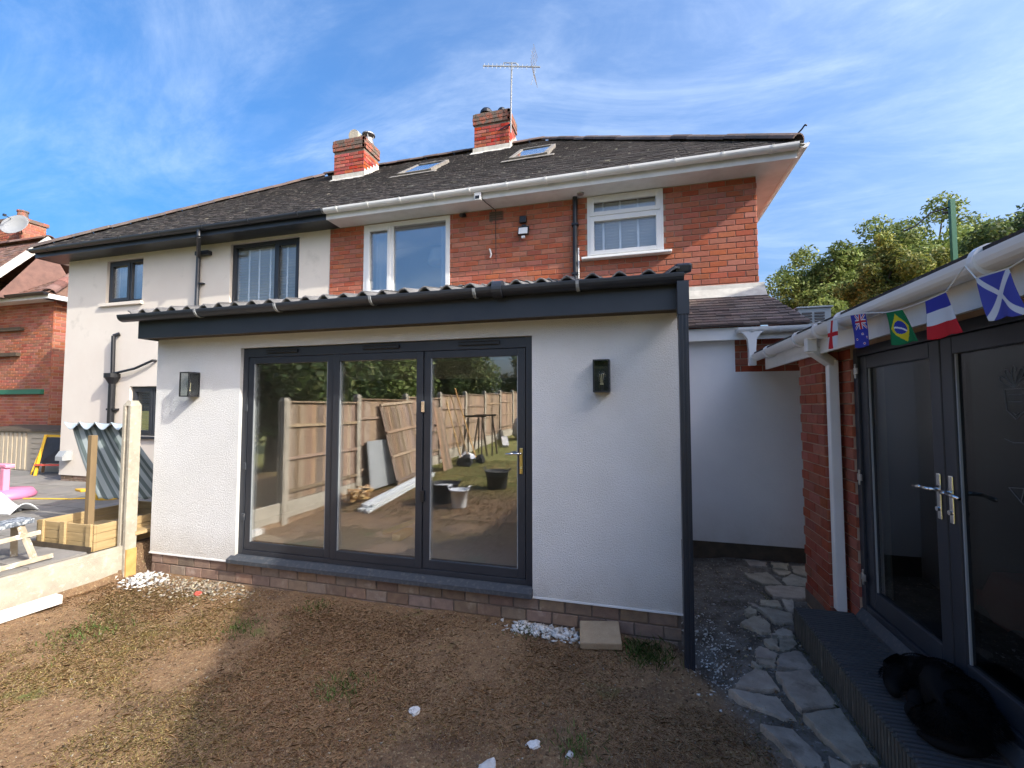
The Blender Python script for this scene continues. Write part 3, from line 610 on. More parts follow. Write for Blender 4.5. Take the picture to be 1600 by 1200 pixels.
def rooflight(parent, xc, yc, wd, ln):
    s = math.atan(SL); u = Vector((0, math.cos(s), math.sin(s))); nrm = Vector((0, -math.sin(s), math.cos(s))); c = Vector((xc, yc, EZ+(yc-EY+.02)*SL)); X = Vector((1, 0, 0))
    def bar(mb, a0, a1, b0, b1, h0, h1): mb.hexa([c+X*a+u*b+nrm*h for h in (h0, h1) for a, b in ((a0, b0), (a1, b0), (a1, b1), (a0, b1))])
    f = MB(); t = .07; W, Ln = wd/2, ln/2
    bar(f, -W, -W+t, -Ln, Ln, 0, .065); bar(f, W-t, W, -Ln, Ln, 0, .065); bar(f, -W+t, W-t, -Ln, -Ln+t, 0, .06); bar(f, -W+t, W-t, Ln-t, Ln, 0, .07)
    o = f.build('rooflight', 'rooflight_frame', parent); g = MB(); bar(g, -W+t, W-t, -Ln+t, Ln-t, .042, .054); g.build('pane', 'glass_window', o)
    b = MB(); bar(b, -W+t, W-t, -Ln+t, Ln-t, .022, .04); b.build('blackout_lining', 'curtain', o)
    a = MB(); bar(a, -W-.12, W+.12, -Ln-.14, -Ln, .018, .03); a.build('apron_flashing', 'rooflight_frame', o)
rooflight(hs_r, -4.10, 8.05, .74, 1.05); rooflight(hs_r, -1.78, 7.85, .70, 1.05)
def chimney(parent, x0, x1, y0, y1, zt, pots):
    zb = EZ+(y0-EY)*SL-.35
    core = MB().box(x0, x1, y0, y1, zb, zt-.02); c = core.build('chimney', 'mortar_dark', parent)
    bk = MB(); zcap = zt-.30
    for (ub, uend, fnk) in ((x0, x1, 'f'), (y0, y1, 'r')):
        for a, b, p, q in brick_rects(ub, uend, zb, zcap, phase=.25, course=.08, joint=.012):
            bk.cur = random.random() or .01
            if fnk == 'f': brick_shape(bk, b-a, q-p, .03, fn=lambda x, y, z: (a+x, y0-.010+y, p+z))
            else: brick_shape(bk, b-a, q-p, .03, fn=lambda x, y, z: (x1+.010-y, a+x, p+z))
    o = bk.build('brickwork', 'brick_chimney', c); o['kind'] = 'stuff'
    cp = MB()
    for k in range(3):
        e = .030+.006*(k == 1)
        for (ub, uend, fnk) in ((x0-e, x1+e, 'f'), (y0-e, y1+e, 'r')):
            for a, b, p, q in brick_rects(ub, uend, zcap+k*.085, zcap+k*.085+.086, phase=.25+.5*k, course=.085, joint=.010):
                if fnk == 'f': brick_shape(cp, b-a, q-p, .06, fn=lambda x, y, z: (a+x, y0-e+y, p+z))
                else: brick_shape(cp, b-a, q-p, .06, fn=lambda x, y, z: (x1+e-y, a+x, p+z))
    cp.box(x0-.02, x1+.02, y0-.02, y1+.02, zcap, zt-.045); cp.build('chimney_cap', 'brick_sooty', c)
    fl = MB(); zf = EZ+(y0-EY)*SL
    fl.box(x0-.03, x1+.03, y0-.022, y0-.012, zf-.02, zf+.12); fl.add([(x0-.06, y0-.16, zf-.10), (x1+.06, y0-.16, zf-.10), (x1+.06, y0-.015, zf+.03), (x0-.06, y0-.015, zf+.03)], [(0, 1, 2, 3)])
    n = 5
    for i in range(n):
        ya = y0+(y1-y0)*i/n; yb = y0+(y1-y0)*(i+1)/n; zz = EZ+(ya-EY)*SL
        fl.box(x1+.012, x1+.020, ya-.005, yb-.005, zz-.02, zz+.19)
    fl.build('flashing', 'lead', c)
    for p in pots: p(c)
def pot_cowl(x, y, z, m='pot'):
    def f(c):
        b = MB(); b.lathe((x, y, z), [(.13, -.05), (.12, .05), (.10, .06), (.10, .12)], 18); b.lathe((x, y, z+.20), [(.15, 0), (.145, .03), (.02, .07), (.005, .07)], 18)
        for k in range(4): t = k*math.pi/2+.4; b.cyl((x+.09*math.cos(t), y+.09*math.sin(t), z+.10), (x+.11*math.cos(t), y+.11*math.sin(t), z+.22), .010, n=6)
        b.build('chimney_pot', m, c)
    return f
def pot_half(x, y, z, m='pot', r=.14):
    def f(c):
        b = MB(); b.lathe((x, y, z), [(r*.75, -.06), (r*.75, .06)], 16)
        b.lathe((x, y, z+.05), [(r, 0), (r*.96, r*.4), (r*.7, r*.75), (r*.3, r*.95), (.004, r)], 16); b.build('chimney_pot', m, c)
    return f
def pot_half_round(x, y, z):
    def f(c):
        b = MB(); b.box(x-.12, x-.10, y-.12, y+.12, z-.05, z+.16); b.box(x+.10, x+.12, y-.12, y+.12, z-.05, z+.16); b.cyl((x, y-.15, z+.15), (x, y+.15, z+.15), .13, n=14); b.build('chimney_pot', 'concrete', c)
    return f
chimney(hs_l, -6.62, -5.84, 8.53, 9.10, 7.90, [pot_half_round(-6.25, 8.85, 7.92), pot_cowl(-5.98, 8.90, 7.92)])
chimney(hs_r, -3.48, -2.66, 9.28, 9.85, 8.45, [pot_half(-3.25, 9.45, 8.44, 'black_metal', .15), pot_half(-2.93, 9.62, 8.56, 'black_metal', .10)])

# ================================================================== rear extension
DY = 3.65; EXL, EXR = -5.05, .31
BX0, BX1, BZ0, BZ1 = -3.91, -.845, .285, 2.37
ext = thing('house_extension', ((EXL+EXR)/2, 4.9, 0), 'white rendered single storey extension with three grey folding glass doors', 'extension')
mb = MB(); wall_cells(mb, EXL, EXR, .21, 2.50, [(BX0, BX1, .21, BZ1)], lambda m, a, b, c, d: m.box(a, b, DY, DY+.14, c, d))
ew = mb.build('wall', 'render_white', ext)
sw = MB(); sw.box(EXL, EXL+.2, DY+.141, WY-.012, 0, 2.52); sw.box(EXR-.2, EXR, DY+.141, WY-.012, 0, 2.52); sw.build('side_wall', 'render_white', ext)
inn = MB(); wall_cells(inn, EXL+.01, EXR-.01, .2, 2.5, [(BX0, BX1, .2, BZ1)], lambda m, a, b, c, d: m.box(a, b, DY+.141, DY+.20, c, d)); inn.build('inner_wall', 'interior_wall', ext)
for a_, b_ in ((EXL-.004, BX0-.04), (BX1+.002, EXR+.004)): MB().box(a_, b_, DY-.008, DY, .205, .218).build('render_bead', 'upvc', ext)
# plinth of paver bricks
pc = MB().box(EXL+.02, EXR-.01, DY+.020, DY+.14, -.20, .209); pco = pc.build('plinth', 'mortar_dark', ext)
lay_bricks(brick_rects(EXL+.02, EXR-.01, -.195, .209, course=.1, length=.215, joint=.011, phase=.2), 'y', DY+.008, .03, 'paver', pco, limit=300)
# folding doors
fr = MB(); FY = DY+.035; t = .062
fr.box(BX0, BX0+t, FY, FY+.075, BZ0, BZ1); fr.box(BX1-t, BX1, FY, FY+.075, BZ0, BZ1); fr.box(BX0+t, BX1-t, FY, FY+.075, BZ1-.095, BZ1); fr.box(BX0+t, BX1-t, FY, FY+.075, BZ0, BZ0+.045)
fro = fr.build('door_frame', 'anthracite', ext, bevel=.003)
for xc in (-3.42, -2.30, -1.33):
    tv = MB(); tv.box(xc-.19, xc+.19, FY-.022, FY-.001, BZ1-.06, BZ1-.028); tv.box(xc-.18, xc+.18, FY-.030, FY-.0221, BZ1-.033, BZ1-.026); tv.build('trickle_vent', 'black_metal', fro, bevel=.003)
sl_ = MB(); sl_.prism([(DY-.055, .215), (DY+.12, .215), (DY+.12, .284), (DY+.02, .284), (DY-.055, .252)], lambda u, v, d: (d, u, v), BX0-.05, BX1+.004); sl_.build('door_sill', 'anthracite_sill', ext, fixn=True)
LV = [BX0+t+.004, -2.822, -1.862, BX1-t-.004]
for i in range(3):
    a, b = LV[i]+.003, LV[i+1]-.003; c, d = BZ0+.048, BZ1-.098; s = .066
    lf = MB(); y0, y1 = FY+.004-.010*(i == 1), FY+.064
    lf.box(a, a+s, y0, y1, c, d); lf.box(b-s, b, y0, y1, c, d); lf.box(a+s, b-s, y0, y1, c, c+s+.012); lf.box(a+s, b-s, y0, y1, d-s, d)
    lo = lf.build('door_leaf', 'anthracite', ext, bevel=.004)
    gk = MB(); gy_ = FY+.012
    gk.box(a+s-.001, a+s+.006, gy_-.004, gy_+.04, c+s, d-s); gk.box(b-s-.006, b-s+.001, gy_-.004, gy_+.04, c+s, d-s); gk.build('glazing_seal', 'plastic_grey', lo)
    g = MB(); g.box(a+s, b-s, FY+.018, FY+.042, c+s+.012, d-s); g.build('glass_pane', 'glass_door', lo)
    if i == 0:
        for z in (.62, 1.13, 1.72): h = MB(); h.box(a-.030, a+.004, FY-.010, FY+.004, z, z+.07); h.build('hinge', 'anthracite_sill', lo, bevel=.003)
    if i == 1:
        for z, m in ((1.72, 'chrome'), (.92, 'black_metal')): h = MB(); h.box(b-.012, b+.024, FY-.018, FY+.002, z, z+.10); h.build('hinge', m, lo, bevel=.003)
    if i == 2:
        h = MB(); hx = b-s/2; h.box(hx-.014, hx+.014, FY-.008, FY+.004, 1.20, 1.42); h.build('handle_plate', 'brass', lo, bevel=.005)
        h = MB(); h.cyl((hx, FY-.008, 1.375), (hx, FY-.05, 1.375), .010, n=10); h.tube([(hx, FY-.048, 1.375), (hx-.06, FY-.055, 1.375), (hx-.125, FY-.05, 1.368)], .0095, 10); h.build('handle', 'chrome', lo, smooth=True); MB().cyl((hx, FY-.02, 1.255), (hx, FY-.007, 1.255), .010, n=10).build('lock', 'chrome', lo)
# eaves of the extension: soffit, fascia, gutter, roll tiles
FYF = 3.45
f = MB(); f.box(EXL+.01, EXR-.0, FYF, FYF+.022, 2.485, 2.685); f.build('fascia', 'anthracite', ext)
f = MB(); f.box(EXL+.01, EXR, FYF+.0225, DY+.05, 2.498, 2.51); f.build('soffit', 'timber_dark', ext)
f = MB(); f.box(EXL-.012, EXL+.009, FYF, WY-.02, 2.485, 2.74); f.box(EXR+.001, EXR+.022, FYF, WY-.02, 2.485, 2.74); f.build('barge_board', 'anthracite', ext)
gt = gutter('gutter', 'anthracite', (-5.20, FYF-.062, 2.715), (.335, FYF-.062, 2.715), .060, ext, (0, -1, 0), 0)
for xg in (-4.15, -3.20, -2.20, -1.25, -.42):
    b = MB(); n = 8; rr = .063
    pr = [(-math.cos(math.pi*i/n)*1, -math.sin(math.pi*i/n)) for i in range(n+1)]; q = [(a*rr, c*rr) for a, c in pr]+[(a*(rr+.007), c*(rr+.007)) for a, c in reversed(pr)]
    k = len(q); b.add([(xg+tt, FYF-.062+a, 2.717+c) for tt in (-.012, .012) for a, c in q], [tuple(range(k-1, -1, -1)), tuple(range(k, 2*k))]+[(j, (j+1) % k, k+(j+1) % k, k+j) for j in range(k)]); b.build('gutter_bracket', 'plastic_grey', gt)
un = MB(); un.cyl((-1.10, FYF-.062, 2.708), (-1.02, FYF-.062, 2.708), .070, n=20); un.build('gutter_union', 'anthracite', gt)
# corner downpipe
dp = MB(); dp.box(.285, .365, FYF-.125, FYF-.045, 2.42, 2.66); dp.box(.292, .358, FYF-.118, FYF-.052, -.16, 2.43)
dp.box(.306, .320, FYF-.124, FYF-.1181, -.16, 2.42); dp.box(.332, .346, FYF-.124, FYF-.1181, -.16, 2.42)
dp.build('downpipe', 'anthracite', ext, bevel=.004)
ps = .25; tw = .2; TL = .41
tm = MB(); n = 10
def wv(u): return .032*math.cos(2*math.pi*u)
vs = []
for yy, dz in ((0, 0), (TL, -.0)):
    for th in (0, -.016):
        vs += [(u*tw/n-.0, yy, wv(u/n)+th+yy*(ps-.045)) for u in range(n+2)]
k = n+2; fs = [(j, j+1, 2*k+j+1, 2*k+j) for j in range(k-1)]+[(k+j, 3*k+j, 3*k+j+1, k+j+1) for j in range(k-1)]+[(j, k+j, k+j+1, j+1) for j in range(k-1)]+[(2*k+j, 2*k+j+1, 3*k+j+1, 3*k+j) for j in range(k-1)]
tme = bpy.data.meshes.new('roof_tile'); tme.from_pydata(vs, [], fs); tme.polygons.foreach_set('use_smooth', [True]*len(tme.polygons)); tme.materials.append(MATS['roll_tile'])
dk = MB(); dk.add([(EXL, FYF, 2.655), (EXR, FYF, 2.655), (EXR, WY-.015, 2.655+ps*(WY-FYF)), (EXL, WY-.015, 2.655+ps*(WY-FYF))], [(0, 1, 2, 3)]); rfo = dk.build('roof', 'roll_tile', ext)
for rowi in range(9):
    for i in range(27):
        y = FYF-.075+rowi*.318
        o = bpy.data.objects.new('roof_tile', tme); COL.objects.link(o)
        o.location = (EXL-.06+i*tw+random.uniform(-.004, .004), y, 2.735+ps*(y-FYF+.075)+.012+random.uniform(-.004, .006)); o.rotation_euler = (random.uniform(-.008, .008), random.uniform(-.015, .015), random.uniform(-.01, .01))
        if y+TL > WY-.03: o.scale = (1, (WY-.03-y)/TL, 1)
        attach(o, rfo)
vg = MB(); vg.obox((EXR+.028, (FYF-.06+WY)/2, 2.775+ps*(WY-FYF)/2), (.11, (WY-FYF+.06)/math.cos(math.atan(ps)), .07), rx=math.atan(ps)); vg.build('verge_cap', 'anthracite', ext, bevel=.015)
# room inside the extension
rm = MB(); rm.box(EXL+.205, EXR-.205, DY+.205, 9.4, .14, .262); rm.build('room_floor', 'interior_floor', ext)
rm = MB(); rm.box(EXL+.205, EXR-.205, DY+.205, WY-.02, 2.44, 2.48); rm.build('room_ceiling', 'interior_ceiling', ext)
rm = MB(); wall_cells(rm, EXL+.205, EXR-.205, .262, 2.44, [(-4.38, -.43, .262, 2.18)], lambda m, a, b, c, d: m.box(a, b, WY-.10, WY-.02, c, d))
rm.box(EXL+.2005, EXL+.215, DY+.205, WY-.11, .262, 2.44); rm.box(EXR-.215, EXR-.2005, DY+.205, WY-.11, .262, 2.44); rm.build('room_wall', 'interior_wall', ext)
rm = MB(); rm.box(-4.8, -4.6, WY+.26, 9.4, .262, 2.4); rm.box(-.2, 0, WY+.26, 9.4, .262, 2.4); rm.box(-4.6, -.2, 9.2, 9.4, .262, 2.4); rm.box(-4.6, -.2, WY+.26, 9.2, 2.3, 2.4); rm.build('back_room_wall', 'interior_wall', ext)
tb = thing('sun_patch_board', (-2.9, 5.2, .262), 'added pale board standing in for sunlight patches behind the middle glass door', 'board')
MB().obox((-2.62, 4.70, .40), (.62, .10, .045), ry=-.38, rz=-.3).build('plank', 'sun_patch_cream', tb); MB().obox((-2.62, 4.70, .30), (.10, .30, .07)).build('sun_patch_block', 'sun_patch_cream', tb)  # added pieces, coloured to stand in for patches of sunlight in the room

# ================================================================== lean-to beside the extension
lt = thing('lean_to', (1.1, 5.9, 0), 'low lean-to with white rendered wall under a brown tiled roof', 'lean-to')
LY = 5.60
core = MB(); core.box(EXR+.002, 1.98, LY+.02, WY-.012, -.1, 2.64); co = core.build('wall', 'mortar', lt)
lay_bricks([r for r in brick_rects(1.06, 1.98, 2.16, 2.62, phase=.4)], 'y', LY+.010, .03, 'brick_shed', co, limit=300)
rp = MB(); rp.box(EXR+.002, 1.09, LY-.008, LY+.0195, .235, 2.60); rp.box(1.0901, 1.98, LY-.008, LY+.0195, .235, 2.165); rp.build('render_panel', 'render_smooth', lt)
pp = MB(); pp.box(EXR+.002, 1.98, LY+.004, LY+.0195, -.08, .233); pp.build('plinth', 'timber_dark', lt)
fb = MB(); fb.box(EXR+.002, 1.93, LY-.12, LY-.098, 2.52, 2.66); fb.build('fascia', 'upvc', lt); fb = MB(); fb.box(EXR+.002, 1.93, LY-.0975, LY+.0, 2.603, 2.615); fb.build('soffit', 'upvc', lt)
g2 = gutter('gutter', 'upvc', (1.08, LY-.175, 2.63), (1.95, LY-.175, 2.63), .055, lt, (0, -1, 0), 3)
ho = MB(); ho.prism([(1.10, 2.60), (1.36, 2.60), (1.31, 2.57), (1.272, 2.51), (1.262, 2.40), (1.262, 2.22), (1.192, 2.22), (1.192, 2.40), (1.182, 2.51), (1.14, 2.57)], lambda u, v, d: (u, d, v), LY-.215, LY-.145); ho.build('gutter_outlet', 'upvc', lt, fixn=True)
# plain tiles, one by one
LSL = (3.22-2.68)/(WY-(LY-.16)); y0 = LY-.17
dkk = MB(); dkk.add([(EXR, y0, 2.665), (1.80, y0, 2.665), (1.50, WY-.02, 3.20), (EXR, WY-.02, 3.20)], [(0, 1, 2, 3)]); dkk.add([(1.80, y0, 2.665), (1.80, 6.6, 2.665), (1.50, 6.6, 3.2), (1.50, WY-.02, 3.20)], [(0, 1, 2, 3)]); lro = dkk.build('roof', 'roof_plain', lt)
nrows = 12; run = (WY-.03-y0)/nrows
for k in range(nrows):
    ya = y0+k*run; xa, xb = EXR+.02, 1.80-(1.80-1.52)*(ya-y0)/(WY-.02-y0); x = xa-(k % 2)*.0825
    while x < xb:
        a, b = max(x+.0015, xa), min(x+.1635, xb); x += .165
        if b-a < .03: continue
        z = 2.68+(ya-y0)*LSL; j = random.uniform(-.004, .005); mb = MB(); yb = ya+run*1.15; zb2 = 2.68+(yb-y0)*LSL
        mb.add([(a, ya, z+.018+j), (b, ya, z+.018+j), (b, yb, zb2+.004+j), (a, yb, zb2+.004+j), (a, ya+.002, z-.004+j), (b, ya+.002, z-.004+j), (b, yb, zb2-.012), (a, yb, zb2-.012)], [(0, 1, 2, 3), (0, 4, 5, 1), (0, 3, 7, 4), (1, 5, 6, 2), (2, 6, 7, 3), (4, 7, 6, 5)])
        mb.build('roof_tile', 'roof_plain', lro)
fl = MB(); fl.prism([(WY-.14, 3.12), (WY-.012, 3.25), (WY-.012, 3.33), (WY-.03, 3.33), (WY-.05, 3.27), (WY-.15, 3.14)], lambda u, v, d: (d, u, v), EXR, 1.56); fl.build('flashing', 'lead', lt, fixn=True)
vt = thing('vent_unit', (2.0, 6.0, 2.5), 'pale grey louvred vent box behind the lean-to roof', 'vent')
v = MB(); v.box(1.86, 2.20, 5.98, 6.28, 2.60, 2.93); v.box(1.84, 2.22, 5.96, 6.30, 2.9301, 2.95); vo = v.build('casing', 'vent_grey', vt, bevel=.006)
for cx in (1.90, 2.03):
    for k in range(6): MB().obox((cx+.05, 5.975, 2.70+k*.034), (.105, .006, .020), rx=-.5).build('louvre', 'black_metal', vt)
MB().box(1.90, 2.16, 6.0, 6.26, 2.3, 2.6).build('stand', 'vent_grey', vt)

# ================================================================== garden shed on the right
SX = 1.50; DX = 1.54; PX = 1.38
sh = thing('brick_outbuilding', (2.6, 3.2, 0), 'red brick garden outbuilding with dark glazed double doors and white gutter', 'outbuilding')
DY0, DY1, DZ0, DZ1 = 1.92, 3.77, .36, 2.185
mb = MB(); mb.box(SX, SX+.2, DY1, 4.47, -.1, 2.24); mb.box(SX, SX+.2, -1.2, DY0, -.1, 2.24); mb.box(SX+.02, SX+.2, DY0, DY1, DZ1, 2.24); mb.box(SX+.02, SX+.2, DY0, DY1, -.1, DZ0)
mb.box(PX+.009, SX, 3.97, 4.47, -.1, 2.24); mb.box(SX+.2, 4.4, 4.27, 4.47, -.1, 2.24); mb.box(4.2, 4.4, -1.2, 4.27, -.1, 2.24); mb.box(SX+.2, 4.2, -1.2, -1.0, -.1, 2.24)
so = mb.build('wall', 'mortar', sh)
cs = .0805
lay_bricks(brick_rects(3.965, 4.47, .10, 2.24, course=cs, length=.235, phase=0), 'x', PX, .03, 'brick_shed', so)
lay_bricks(brick_rects(PX+.004, SX-.005, .10, 2.24, course=cs, length=.235, phase=.5), 'y', 3.961, .03, 'brick_shed', so)
lay_bricks(brick_rects(DY1, 3.958, .10, 2.24, course=cs, length=.235, phase=.5), 'x', SX-.009, .03, 'brick_shed', so)
lay_bricks(brick_rects(1.0, DY0, .10, 2.24, course=cs, length=.235, phase=.2), 'x', SX-.009, .03, 'brick_shed', so, limit=0)
dpc = MB(); dpc.box(PX-.003, PX+.008, 3.955, 4.475, .10, .21); dpc.build('damp_course', 'mortar_dark', sh)
# frame and double doors (facing -X)
def xbox(mb, y0, y1, x0, x1, z0, z1): return mb.box(x0, x1, y0, y1, z0, z1)
f = MB(); t = .06
f.box(SX+.012, SX+.085, DY1-t, DY1, DZ0, DZ1); f.box(SX+.012, SX+.085, DY0, DY0+t, DZ0, DZ1); f.box(SX+.012, SX+.085, DY0+t, DY1-t, DZ1-t, DZ1); f.box(SX+.012, SX+.085, DY0+t, DY1-t, DZ0, DZ0+.04)
sfr = f.build('door_frame', 'anthracite', sh, bevel=.003)
MID = 2.84
for i, (a, b) in enumerate(((MID+.004, DY1-t-.004), (DY0+t+.004, MID-.004))):
    c, d = DZ0+.043, DZ1-t-.003; s = .088; x0, x1 = DX-.012, DX+.042
    lf = MB(); lf.box(x0, x1, a, a+s, c, d); lf.box(x0, x1, b-s, b, c, d); lf.box(x0, x1, a+s, b-s, c, c+s+.03); lf.box(x0, x1, a+s, b-s, d-s, d)
    lo = lf.build('door_leaf', 'anthracite', sh, bevel=.005)
    g = MB(); g.box(DX+.008, DX+.026, a+s, b-s, c+s+.03, d-s); g.build('glass_pane', 'glass_shed', lo)
    bd = MB(); bd.box(DX-.002, DX+.007, b-s-.010, b-s, c+s+.03, d-s); bd.build('glazing_bead', 'plastic_grey', lo)
    hy = a+s*.5 if i == 0 else b-s*.5
    h = MB(); h.box(x0-.009, x0, hy-.016, hy+.016, 1.18, 1.42); h.build('handle_plate', 'chrome', lo, bevel=.004)
    sg = 1 if i == 0 else -1
    h = MB(); h.cyl((x0, hy, 1.335), (x0-.05, hy, 1.335), .011, n=10); h.tube([(x0-.048, hy, 1.335), (x0-.055, hy+sg*.05, 1.338), (x0-.05, hy+sg*.135, 1.330)], .010, 10); h.build('handle', 'chrome', lo, smooth=True); MB().cyl((x0-.02, hy, 1.235), (x0-.008, hy, 1.235), .012, n=10).build('lock', 'chrome', lo)
    if i == 0:
        for z in (.56, 1.25, 2.0):
            h = MB(); h.box(SX+.002, SX+.012, DY1-.075, DY1-.018, z, z+.045); h.cyl((SX+.004, DY1-.05, z-.03), (SX+.004, DY1-.05, z+.075), .007, n=8); h.build('hinge', 'galv', lo, bevel=.003)
    else:   # faint chalk drawing on the glass
        ck = MB(); gx_ = DX+.0065; cy_, cz_ = 2.40, 1.83
        def st(pts): ck.tube([(gx_, cy_-u*.1, cz_+v_*.1) for u, v_ in pts], .0016, 5)
        for ang in (-60, -30, 0, 30, 60):
            q = R(ang); st([(0, .2)]+[(math.sin(q)*r_+math.cos(q)*w_, .2+math.cos(q)*r_-math.sin(q)*w_) for r_, w_ in ((.5, .12), (.85, .1), (.95, 0), (.85, -.1), (.5, -.12), (0, 0))])
        st([(-.55, .15), (.55, .15), (.5, -.75), (0, -1.15), (-.5, -.75), (-.55, .15)]); st([(-.35, -.1), (.35, -.1)]); st([(-.35, -.4), (.35, -.4)]); st([(-.15, -.85), (0, -.95), (.15, -.85)])
        ck.build('chalk_drawing', 'chalk', lo); ck = MB(); st([(-.7, -2.0), (-.2, -2.15), (.4, -2.1)]); ck.build('chalk_drawing', 'chalk', lo); ck = MB(); st([(-.6, -4.1), (.2, -4.0), (.0, -4.6), (-.6, -4.1)]); st([(0, -4.6), (.5, -4.9), (1.0, -4.7)])
        ck.build('chalk_drawing', 'chalk', lo)
th_ = MB(); th_.prism([(SX-.03, .27), (SX+.10, .27), (SX+.10, DZ0-.002), (SX+.01, DZ0-.002), (SX-.03, .30)], lambda u, v, d: (u, d, v), DY0-.02, DY1+.0); th_.build('threshold', 'anthracite_sill', sh, fixn=True)
# roof, fascia, gutter, downpipe
RA = math.tan(R(14))
r_ = MB(); r_.prism([(1.24, 2.325), (4.6, 2.325+RA*3.36), (4.6, 2.36+RA*3.36), (1.24, 2.36)], lambda u, v, d: (u, d, v), -1.4, 5.50); r_.build('roof', 'roof_dark', sh, fixn=True)
fb = MB(); fb.box(1.325, 1.347, -1.4, 5.30, 2.165, 2.315); fb.build('fascia', 'upvc_dirty', sh); fb = MB(); fb.box(1.348, SX+.1, -1.4, 5.30, 2.245, 2.257); fb.build('soffit', 'timber_dark', sh)
sg = gutter('gutter', 'upvc', (1.268, -1.4, 2.325), (1.268, 5.42, 2.325), .055, sh, (-1, 0, 0), 0)
for y in (2.05, 3.25, 3.62, 4.05, 4.9):
    b = MB(); b.cyl((1.268, y-.016, 2.312), (1.268, y+.016, 2.312), .062, n=18); b.build('gutter_bracket', 'upvc', sg)
pn = MB(); pn.box(1.235, 1.301, 3.80, 3.87, 2.18, 2.32); pn.beam((1.268, 3.835, 2.20), (1.425, 3.905, 2.10), .066, .066); pn.box(1.395, 1.461, 3.872, 3.938, .27, 2.12)
pn.build('downpipe', 'upvc', sh, bevel=.006)
# back of a dim room behind the doors
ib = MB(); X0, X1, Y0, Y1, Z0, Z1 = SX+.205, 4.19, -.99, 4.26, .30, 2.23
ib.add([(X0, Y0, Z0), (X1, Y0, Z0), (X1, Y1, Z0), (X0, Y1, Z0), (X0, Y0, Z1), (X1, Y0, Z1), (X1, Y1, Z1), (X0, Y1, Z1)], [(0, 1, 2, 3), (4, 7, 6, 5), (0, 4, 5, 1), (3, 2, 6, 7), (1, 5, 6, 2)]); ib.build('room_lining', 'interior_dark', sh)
tc_ = thing('toy_car', (2.3, 3.55, .3), 'red toy car in the dim room behind the dark doors', 'toy')
b = MB(); b.prism([(-.3, .08), (.3, .08), (.32, .22), (.2, .26), (.1, .42), (-.18, .42), (-.26, .26), (-.32, .22)], lambda u, v, d: (2.35+d, 3.55+u, .3+v), -.18, .18); b.build('body', 'plastic_red', tc_, bevel=.03, fixn=True)
for yy in (3.37, 3.73):
    for xx in (2.15, 2.55): MB().cyl((xx-.03, yy, .38), (xx+.03, yy, .38), .08, n=16).build('wheel', 'plastic_black', tc_)
cb_ = MB(); cb_.box(1.95, 2.35, 2.6, 3.0, .30, .62); tag(cb_.build('cardboard_box', 'slab_buff'), 'box on the floor behind the dark double doors', 'box')
# ribbed step
step = thing('door_step', (1.33, 2.2, 0), 'dark ribbed step below the glazed double doors', 'step')
rb = MB(); pitch = .031; ys = np.arange(.4, 3.86, pitch)
X0, X1, ZT = 1.12, SX+.02, .262
for y in ys:
    rb.cur = random.random() or .01
    y1 = y+pitch*.68
    rb.add([(X0, y, ZT), (X1, y, ZT), (X1, y+.003, ZT+.013), (X0+.004, y+.003, ZT+.013), (X1, y1-.003, ZT+.013), (X0+.004, y1-.003, ZT+.013), (X1, y1, ZT), (X0, y1, ZT)], [(0, 1, 2, 3), (3, 2, 4, 5), (5, 4, 6, 7), (0, 3, 5, 7)])
to = rb.build('tread_ribs', 'deck_rib', step); to['kind'] = 'stuff'
MB().box(X0, X1, .4, 3.86, .10, ZT+.0005).build('tread', 'deck_rib', step)
rr = MB()
for y in ys: rr.box(X0-.012, X0-.0005, y, y+pitch*.68, -.02, ZT+.004)
rr.box(X0-.0004, X0+.02, .4, 3.862, -.05, .0995); ro = rr.build('riser_ribs', 'deck_riser', step); ro['kind'] = 'stuff'

# ================================================================== house far left and the house whose gable shades the garden
fh = thing('far_brick_house', (-17, 10, 0), 'orange brick house with brown tiled roof at the left edge', 'house')
FX, FYY = -13.95, 7.55; FZ = 4.42
mb = MB(); mb.box(-22, FX, FYY, FYY+.25, 0, FZ+.1); mb.box(FX-.25, FX, FYY+.25, 14, 0, FZ+.1); mb.box(-22, FX-.25, 13.75, 14, 0, FZ+.1); fw = mb.build('wall', 'mortar', fh)
rects = brick_rects(-18.0, FX, .8, FZ, phase=.2, course=.0752, length=.212); lay_bricks(rects, 'y', FYY-.009, .03, 'brick_far', fw, limit=220, key=lambda r: (r[0]+14)**2+((r[2]-2.5)*1.0)**2)
rects = brick_rects(FYY-.008, 10.5, .8, FZ, phase=.7); lay_bricks(rects, 'X', FX+.009, .03, 'brick_far', fw, limit=70)
for za, zb, xa in ((3.70, 3.78, -15.0), (3.05, 3.14, -15.1)): m_ = MB(); m_.box(-20, xa, FYY-.10, FYY-.001, za, zb); m_.build('ledge', 'timber_dark', fh)
m_ = MB(); m_.box(-20, -14.15, FYY-.08, FYY-.001, 2.08, 2.20); m_.build('ledge', 'post_green', fh)
lr = MB(); fe = .32; rs = .72
z0 = FZ+.08; hh = 2.9
lr.add([(-20.5, FYY-fe, z0), (FX+fe, FYY-fe, z0), (FX+fe-hh, FYY-fe+hh, z0+hh*rs), (-20.5, FYY-fe+hh, z0+hh*rs)], [(0, 1, 2, 3)]); lr.add([(FX+fe, FYY-fe, z0), (FX+fe, 14.3, z0), (FX+fe-hh, 14.3-hh, z0+hh*rs), (FX+fe-hh, FYY-fe+hh, z0+hh*rs)], [(0, 1, 2, 3)]); fro_ = lr.build('roof', 'roof_brown', fh)
roof_front(fro_, lambda y: (-19.0, FX+fe-max(0, y-FYY+fe)), FYY-fe-.01, z0+.01, rs, int(hh*math.hypot(1, rs)/.11), .11, .18, 'roof_brown')
